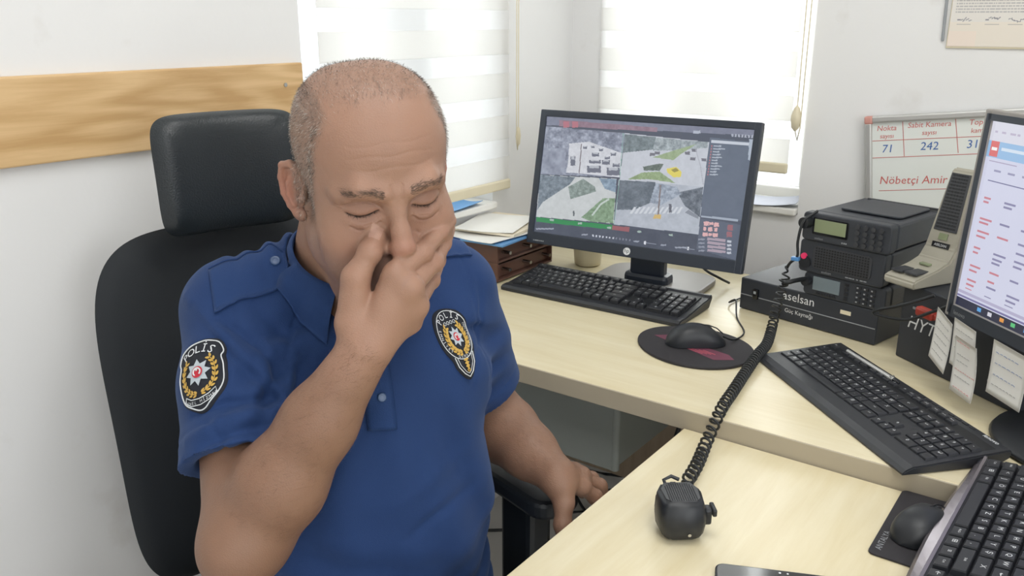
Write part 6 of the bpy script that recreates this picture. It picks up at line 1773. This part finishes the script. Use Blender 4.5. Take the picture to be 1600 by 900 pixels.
# white print on the right breast, mostly behind the forearm
E3 = Emb(B(-.085, .09, -.150), BFv * .97 - BLv * .25, UPv)
b0 = MB(); E3.text(b0, 'POLİS', .034, .0015); pobj('chest_print', b0.mesh(MAT['thread_white']), shirt_o)

# trousers and belt
tr = Field()
tr.add(EL(B(0, .02, -.50), (.150, .125, .09), BA), .02)
for s in (-1, 1): tr.add(GR([RC(B(s * .08, .06, -.505), B(s * .14, .44, -.47), .078, .068)], .02), .05); tr.add(RC(B(s * .14, .44, -.47), B(s * .15, .46, -.95), .066, .055), .04)
tr.cut(HS(B(0, 0, -.475), (0, 0, 1)), .01)
tv, tq = surface(tr, V(-1.12, .30, .04), V(-.20, 1.20, .62), .007)
pobj('trousers', np_mesh('trousers', tv, tq, MAT['trouser']))
for s in (-1, 1):
    sh_m = MB().box((0, 0, 0), (.10, .28, .07), .03, 4, M=Matrix.Translation(tuple(B(s * .15, .51, -.975))) @ frame((0, 0, 0), tuple(BLv), tuple(BFv)), smooth=True).mesh(MAT['black_plastic'])
    pobj('shoe', sh_m)

# ------------------------------------------------------------------ hair, brows, lashes
vn = np.zeros_like(sv)
fn_ = np.cross(sv[sq[:, 2]] - sv[sq[:, 0]], sv[sq[:, 3]] - sv[sq[:, 1]])
vn = np.stack([np.bincount(sq.T.ravel(), np.tile(fn_[:, k], 4), len(sv)) for k in range(3)], 1)
vn /= np.linalg.norm(vn, axis=1)[:, None] + 1e-12
if np.mean(np.sum((sv - HT) * vn, axis=1)[is_head]) < 0: vn = -vn
def strands(name, roots, nrm, dirs, lens, wid, cols, parent, lift=.35, seg=2):
    n = len(roots); d = dirs - nrm * np.sum(dirs * nrm, axis=1)[:, None]; d /= np.linalg.norm(d, axis=1)[:, None] + 1e-9
    side = np.cross(nrm, d)
    P0 = roots - nrm * .0004; P1 = roots + (d * (1 - lift * .5) * .5 + nrm * lift * .6) * lens[:, None]; P2 = roots + (d * 1.0 + nrm * lift * .55) * lens[:, None]
    w = (side * wid)
    v = np.stack([P0 - w, P0 + w, P1 - w * .8, P1 + w * .8, P2], 1).reshape(-1, 3)
    b = np.arange(n)[:, None] * 5
    tri = np.concatenate([b + np.array([0, 1, 3]), b + np.array([0, 3, 2]), b + np.array([2, 3, 4])])
    return pobj(name, np_mesh(name, v, tri, MAT['hair'], np.repeat(cols, 5, axis=0)), parent)
hmj = bpy.data.materials.new('hair'); hmj.use_nodes = True
a2 = hmj.node_tree.nodes.new('ShaderNodeAttribute'); a2.attribute_name = 'Col'
hmj.node_tree.links.new(a2.outputs['Color'], hmj.node_tree.nodes['Principled BSDF'].inputs['Base Color'])
hmj.node_tree.nodes['Principled BSDF'].inputs['Roughness'].default_value = .5
MAT['hair'] = hmj
r5 = np.random.default_rng(5)
def pick(weight, n):
    p = weight / weight.sum(); i = r5.choice(len(sv), n, p=p)
    return i, sv[i] + r5.normal(size=(n, 3)) * .0009
w_h = dens * (np.abs(hl[:, 0]) < .083)
i_, rt_ = pick(w_h, 24000)
hy = hl[i_]
dl = np.stack([np.sign(hy[:, 0]) * .0, np.where(hy[:, 2] > .105, .9, -.35), np.where(hy[:, 2] > .105, -.1, -1.0)], 1) + r5.normal(size=(len(i_), 3)) * .22
gray = r5.random(len(i_)); base_c = np.where((gray < .45)[:, None], np.array(lin((.33, .28, .25))), np.where((gray < .8)[:, None], np.array(lin((.55, .49, .45))), np.array(lin((.76, .73, .70)))))
ln = np.where(hy[:, 2] > .10, .0058, .0036) * (.7 + .6 * r5.random(len(i_)))
strands('hair', rt_, vn[i_], dl @ HM.T, ln, .00015, base_c, person, .42)
# eyebrows
wb_ = np.zeros(len(sv))
for s in (-1, 1):
    t = (s * hl[:, 0] - .014) / .036                       # 0 inner .. 1 outer
    zc = .0435 + .0065 * np.sin(np.clip(t, 0, 1) * 2.4) - .004 * np.clip(t, 0, 1)
    wb_ += np.exp(-((hl[:, 2] - zc) / (.0034 - .0014 * np.clip(t, 0, 1))) ** 2) * (t > -.05) * (t < 1.08) * (hl[:, 1] > .055) * (nearhand > .012) * is_head
wb_[wb_ < .15] = 0
i_, rt_ = pick(wb_, 750)
dl = np.stack([np.sign(hl[i_][:, 0]), np.full(len(i_), -.3), np.full(len(i_), .25)], 1) + r5.normal(size=(len(i_), 3)) * .22
strands('eyebrows', rt_, vn[i_], dl @ HM.T, .0052 * (.6 + .6 * r5.random(len(i_))), .00016, np.tile(np.array(lin((.36, .29, .25))), (len(i_), 1)) * (.7 + .8 * r5.random((len(i_), 1))), person, .25)
# lashes along the lowered lids
wl2 = np.zeros(len(sv))
for s in (-1, 1):
    t = (s * hl[:, 0] - .0335) / .0150
    zc = LASH_Z(t)
    wl2 += np.exp(-((hl[:, 2] - zc - .0006) / .0009) ** 2) * (np.abs(t) < 1.0) * (hl[:, 1] > .06) * is_head
wl2[wl2 < .2] = 0
i_, rt_ = pick(wl2, 300)
dl = np.tile(V(0, .45, -1.0), (len(i_), 1)) + r5.normal(size=(len(i_), 3)) * .25
strands('eyelashes', rt_, vn[i_], dl @ HM.T, .0045 * (.7 + .5 * r5.random(len(i_))), .00018, np.tile(np.array(lin((.14, .11, .10))), (len(i_), 1)), person, .5)
# arm hair
ra = np.zeros(len(sv))
for a, b, lo_, hi_ in ((R_EL, R_WR, .12, 1.05), (L_EL, L_WR, .10, 1.0)):
    d_ = b - a; t = (sv - a) @ d_ / (d_ @ d_); q = np.linalg.norm(sv - a - t[:, None] * d_, axis=1)
    ra += (t > lo_) * (t < hi_) * (q < .055) * (.3 + np.clip(pnoise(sv, 60, 9) + .5, 0, 1))
i_, rt_ = pick(ra, 4200)
ad_ = np.where((rt_[:, 0:1] * 0 + (np.linalg.norm(rt_ - R_EL, axis=1) < .3)[:, None]), R_WR - R_EL, L_WR - L_EL); ad_ = ad_ / np.linalg.norm(ad_, axis=1)[:, None]
dl = ad_ * .8 + V(.5, .3, -.5) * .7 + r5.normal(size=(len(i_), 3)) * .35
strands('arm_hair', rt_, vn[i_], dl, .008 * (.5 + r5.random(len(i_))), .00009, np.tile(np.array(lin((.40, .30, .23))), (len(i_), 1)), person, .12)

# ------------------------------------------------------------------ office chair
CL, CFv = V(.275, .964, 0), V(.964, -.275, 0)
c0 = V(-1.126, .84, 0) + CL * -.033
chair = empty('office_chair', tuple(c0 + CFv * .22), 0, 'black high-back office chair with leather headrest the man sits on', 'chair')
civ = chair.matrix_basis.inverted()
def cw(l, f_, z): return c0 + CL * l + CFv * f_ + UPv * z
def cmesh(name, g, thick, mat_, parent=chair, rnd=.6):
    """padded slab: grid of front points, thickness rounded to the rim"""
    g = np.array(g); n, m = g.shape[:2]
    du = np.gradient(g, axis=0); dv = np.gradient(g, axis=1); nn = np.cross(du, dv); nn /= np.linalg.norm(nn, axis=2)[:, :, None]
    if np.mean(nn @ CFv) < 0: nn = -nn
    u = np.linspace(-1, 1, n)[:, None]; v = np.linspace(-1, 1, m)[None]
    e = np.clip((1 - np.abs(u) ** 8) * (1 - np.abs(v) ** 8), 0, 1) ** .5
    a = (g + nn * (e * thick * rnd)[:, :, None]).reshape(-1, 3); b = (g - nn * (e * thick * (1 - rnd))[:, :, None]).reshape(-1, 3); N = n * m; f = []
    for i in range(n - 1):
        for j in range(m - 1):
            q = i * m + j; f.append((q, q + 1, q + m + 1, q + m)); f.append((N + q, N + q + m, N + q + m + 1, N + q + 1))
    V_ = np.r_[a, b] - (c0 + CFv * .22)
    o = bpy.data.objects.new(name, np_mesh(name, V_, np.array(f), mat_)); COL.objects.link(o); o.parent = parent
    return o
def superell(u, v, hw, hh, p):       # square grid -> rounded rectangle
    x, y = u, v
    k = (np.abs(x) ** p + np.abs(y) ** p) ** (1 / p); mx = max(abs(x), abs(y))
    s = mx / k if k > 1e-9 else 1
    return x * s * hw * 1.0, y * s * hh
def pad(hw, hh, zc, f0, curve, lean, p=5, n=33, bulge=0.0, taper=0.0):
    g = []
    for u in np.linspace(-1, 1, n):
        r_ = []
        for v in np.linspace(-1, 1, n):
            x, y = superell(u, v, hw, hh, p)
            x = x * (1 + taper * y / hh)
            r_.append(cw(x, f0 + curve * (x / hw) ** 2 + lean * y + bulge * (1 - (y / hh) ** 2), zc + y))
        g.append(r_)
    return g
cmesh('headrest', pad(.111, .090, 1.123, .005, .020, -.02, 7, bulge=.004, taper=.02), .045, MAT['chair_leather'])
cmesh('backrest', pad(.212, .30, .735, -.045, .040, -.05, 4.5, 41, bulge=.03, taper=.05), .035, MAT['chair_mesh'])
rel0 = -(c0 + CFv * .22)
Mc = frame(tuple(c0 + rel0), tuple(CL), tuple(-CFv))       # local: x his left, y backwards, z up
MB().box((0, .055, 1.03), (.06, .02, .16), .008, M=Mc).build('headrest_bracket', MAT['chair_plastic'], chair)
MB().box((0, .075, .62), (.09, .03, .60), .012, M=Mc).build('back_spine', MAT['chair_plastic'], chair)
MB().box((0, -.25, .425), (.46, .48, .09), .04, 4, M=Mc, smooth=True).build('seat', MAT['chair_mesh'], chair)
for s in (-1, 1):
    za = 0 if s > 0 else -.10
    arm_ = MB().prism(rrect(.085, .27, .03, cx=s * .272, cy=-.355), .655 + za, .685 + za, .008, M=Mc).build('armrest', MAT['chair_plastic'], chair)
    MB().box((s * .272, -.40, .53 + za / 2), (.045, .075, .25 + za), .010, M=Mc).build('armrest_post', MAT['chair_plastic'], arm_)
    MB().box((s * .235, -.38, .40), (.12, .06, .03), .008, M=Mc).build('armrest_arm', MAT['chair_plastic'], arm_)
MB().cyl((0, -.24, .25), .028, .28, M=Mc).build('gas_column', MAT['metal'], chair)
for k in range(5):
    a = 2 * math.pi * k / 5 + .3
    lg_ = MB().tube([(0, -.24, .105), (.29 * math.cos(a), -.24 + .29 * math.sin(a), .075)], [.03, .018], 10, M=Mc).build('base_leg', MAT['chair_plastic'], chair)
    MB().cyl((.29 * math.cos(a), -.24 + .29 * math.sin(a), .030), .029, .05, 'X', 16, M=Mc).build('caster', MAT['chair_plastic'], lg_)
bpy.context.view_layer.update()
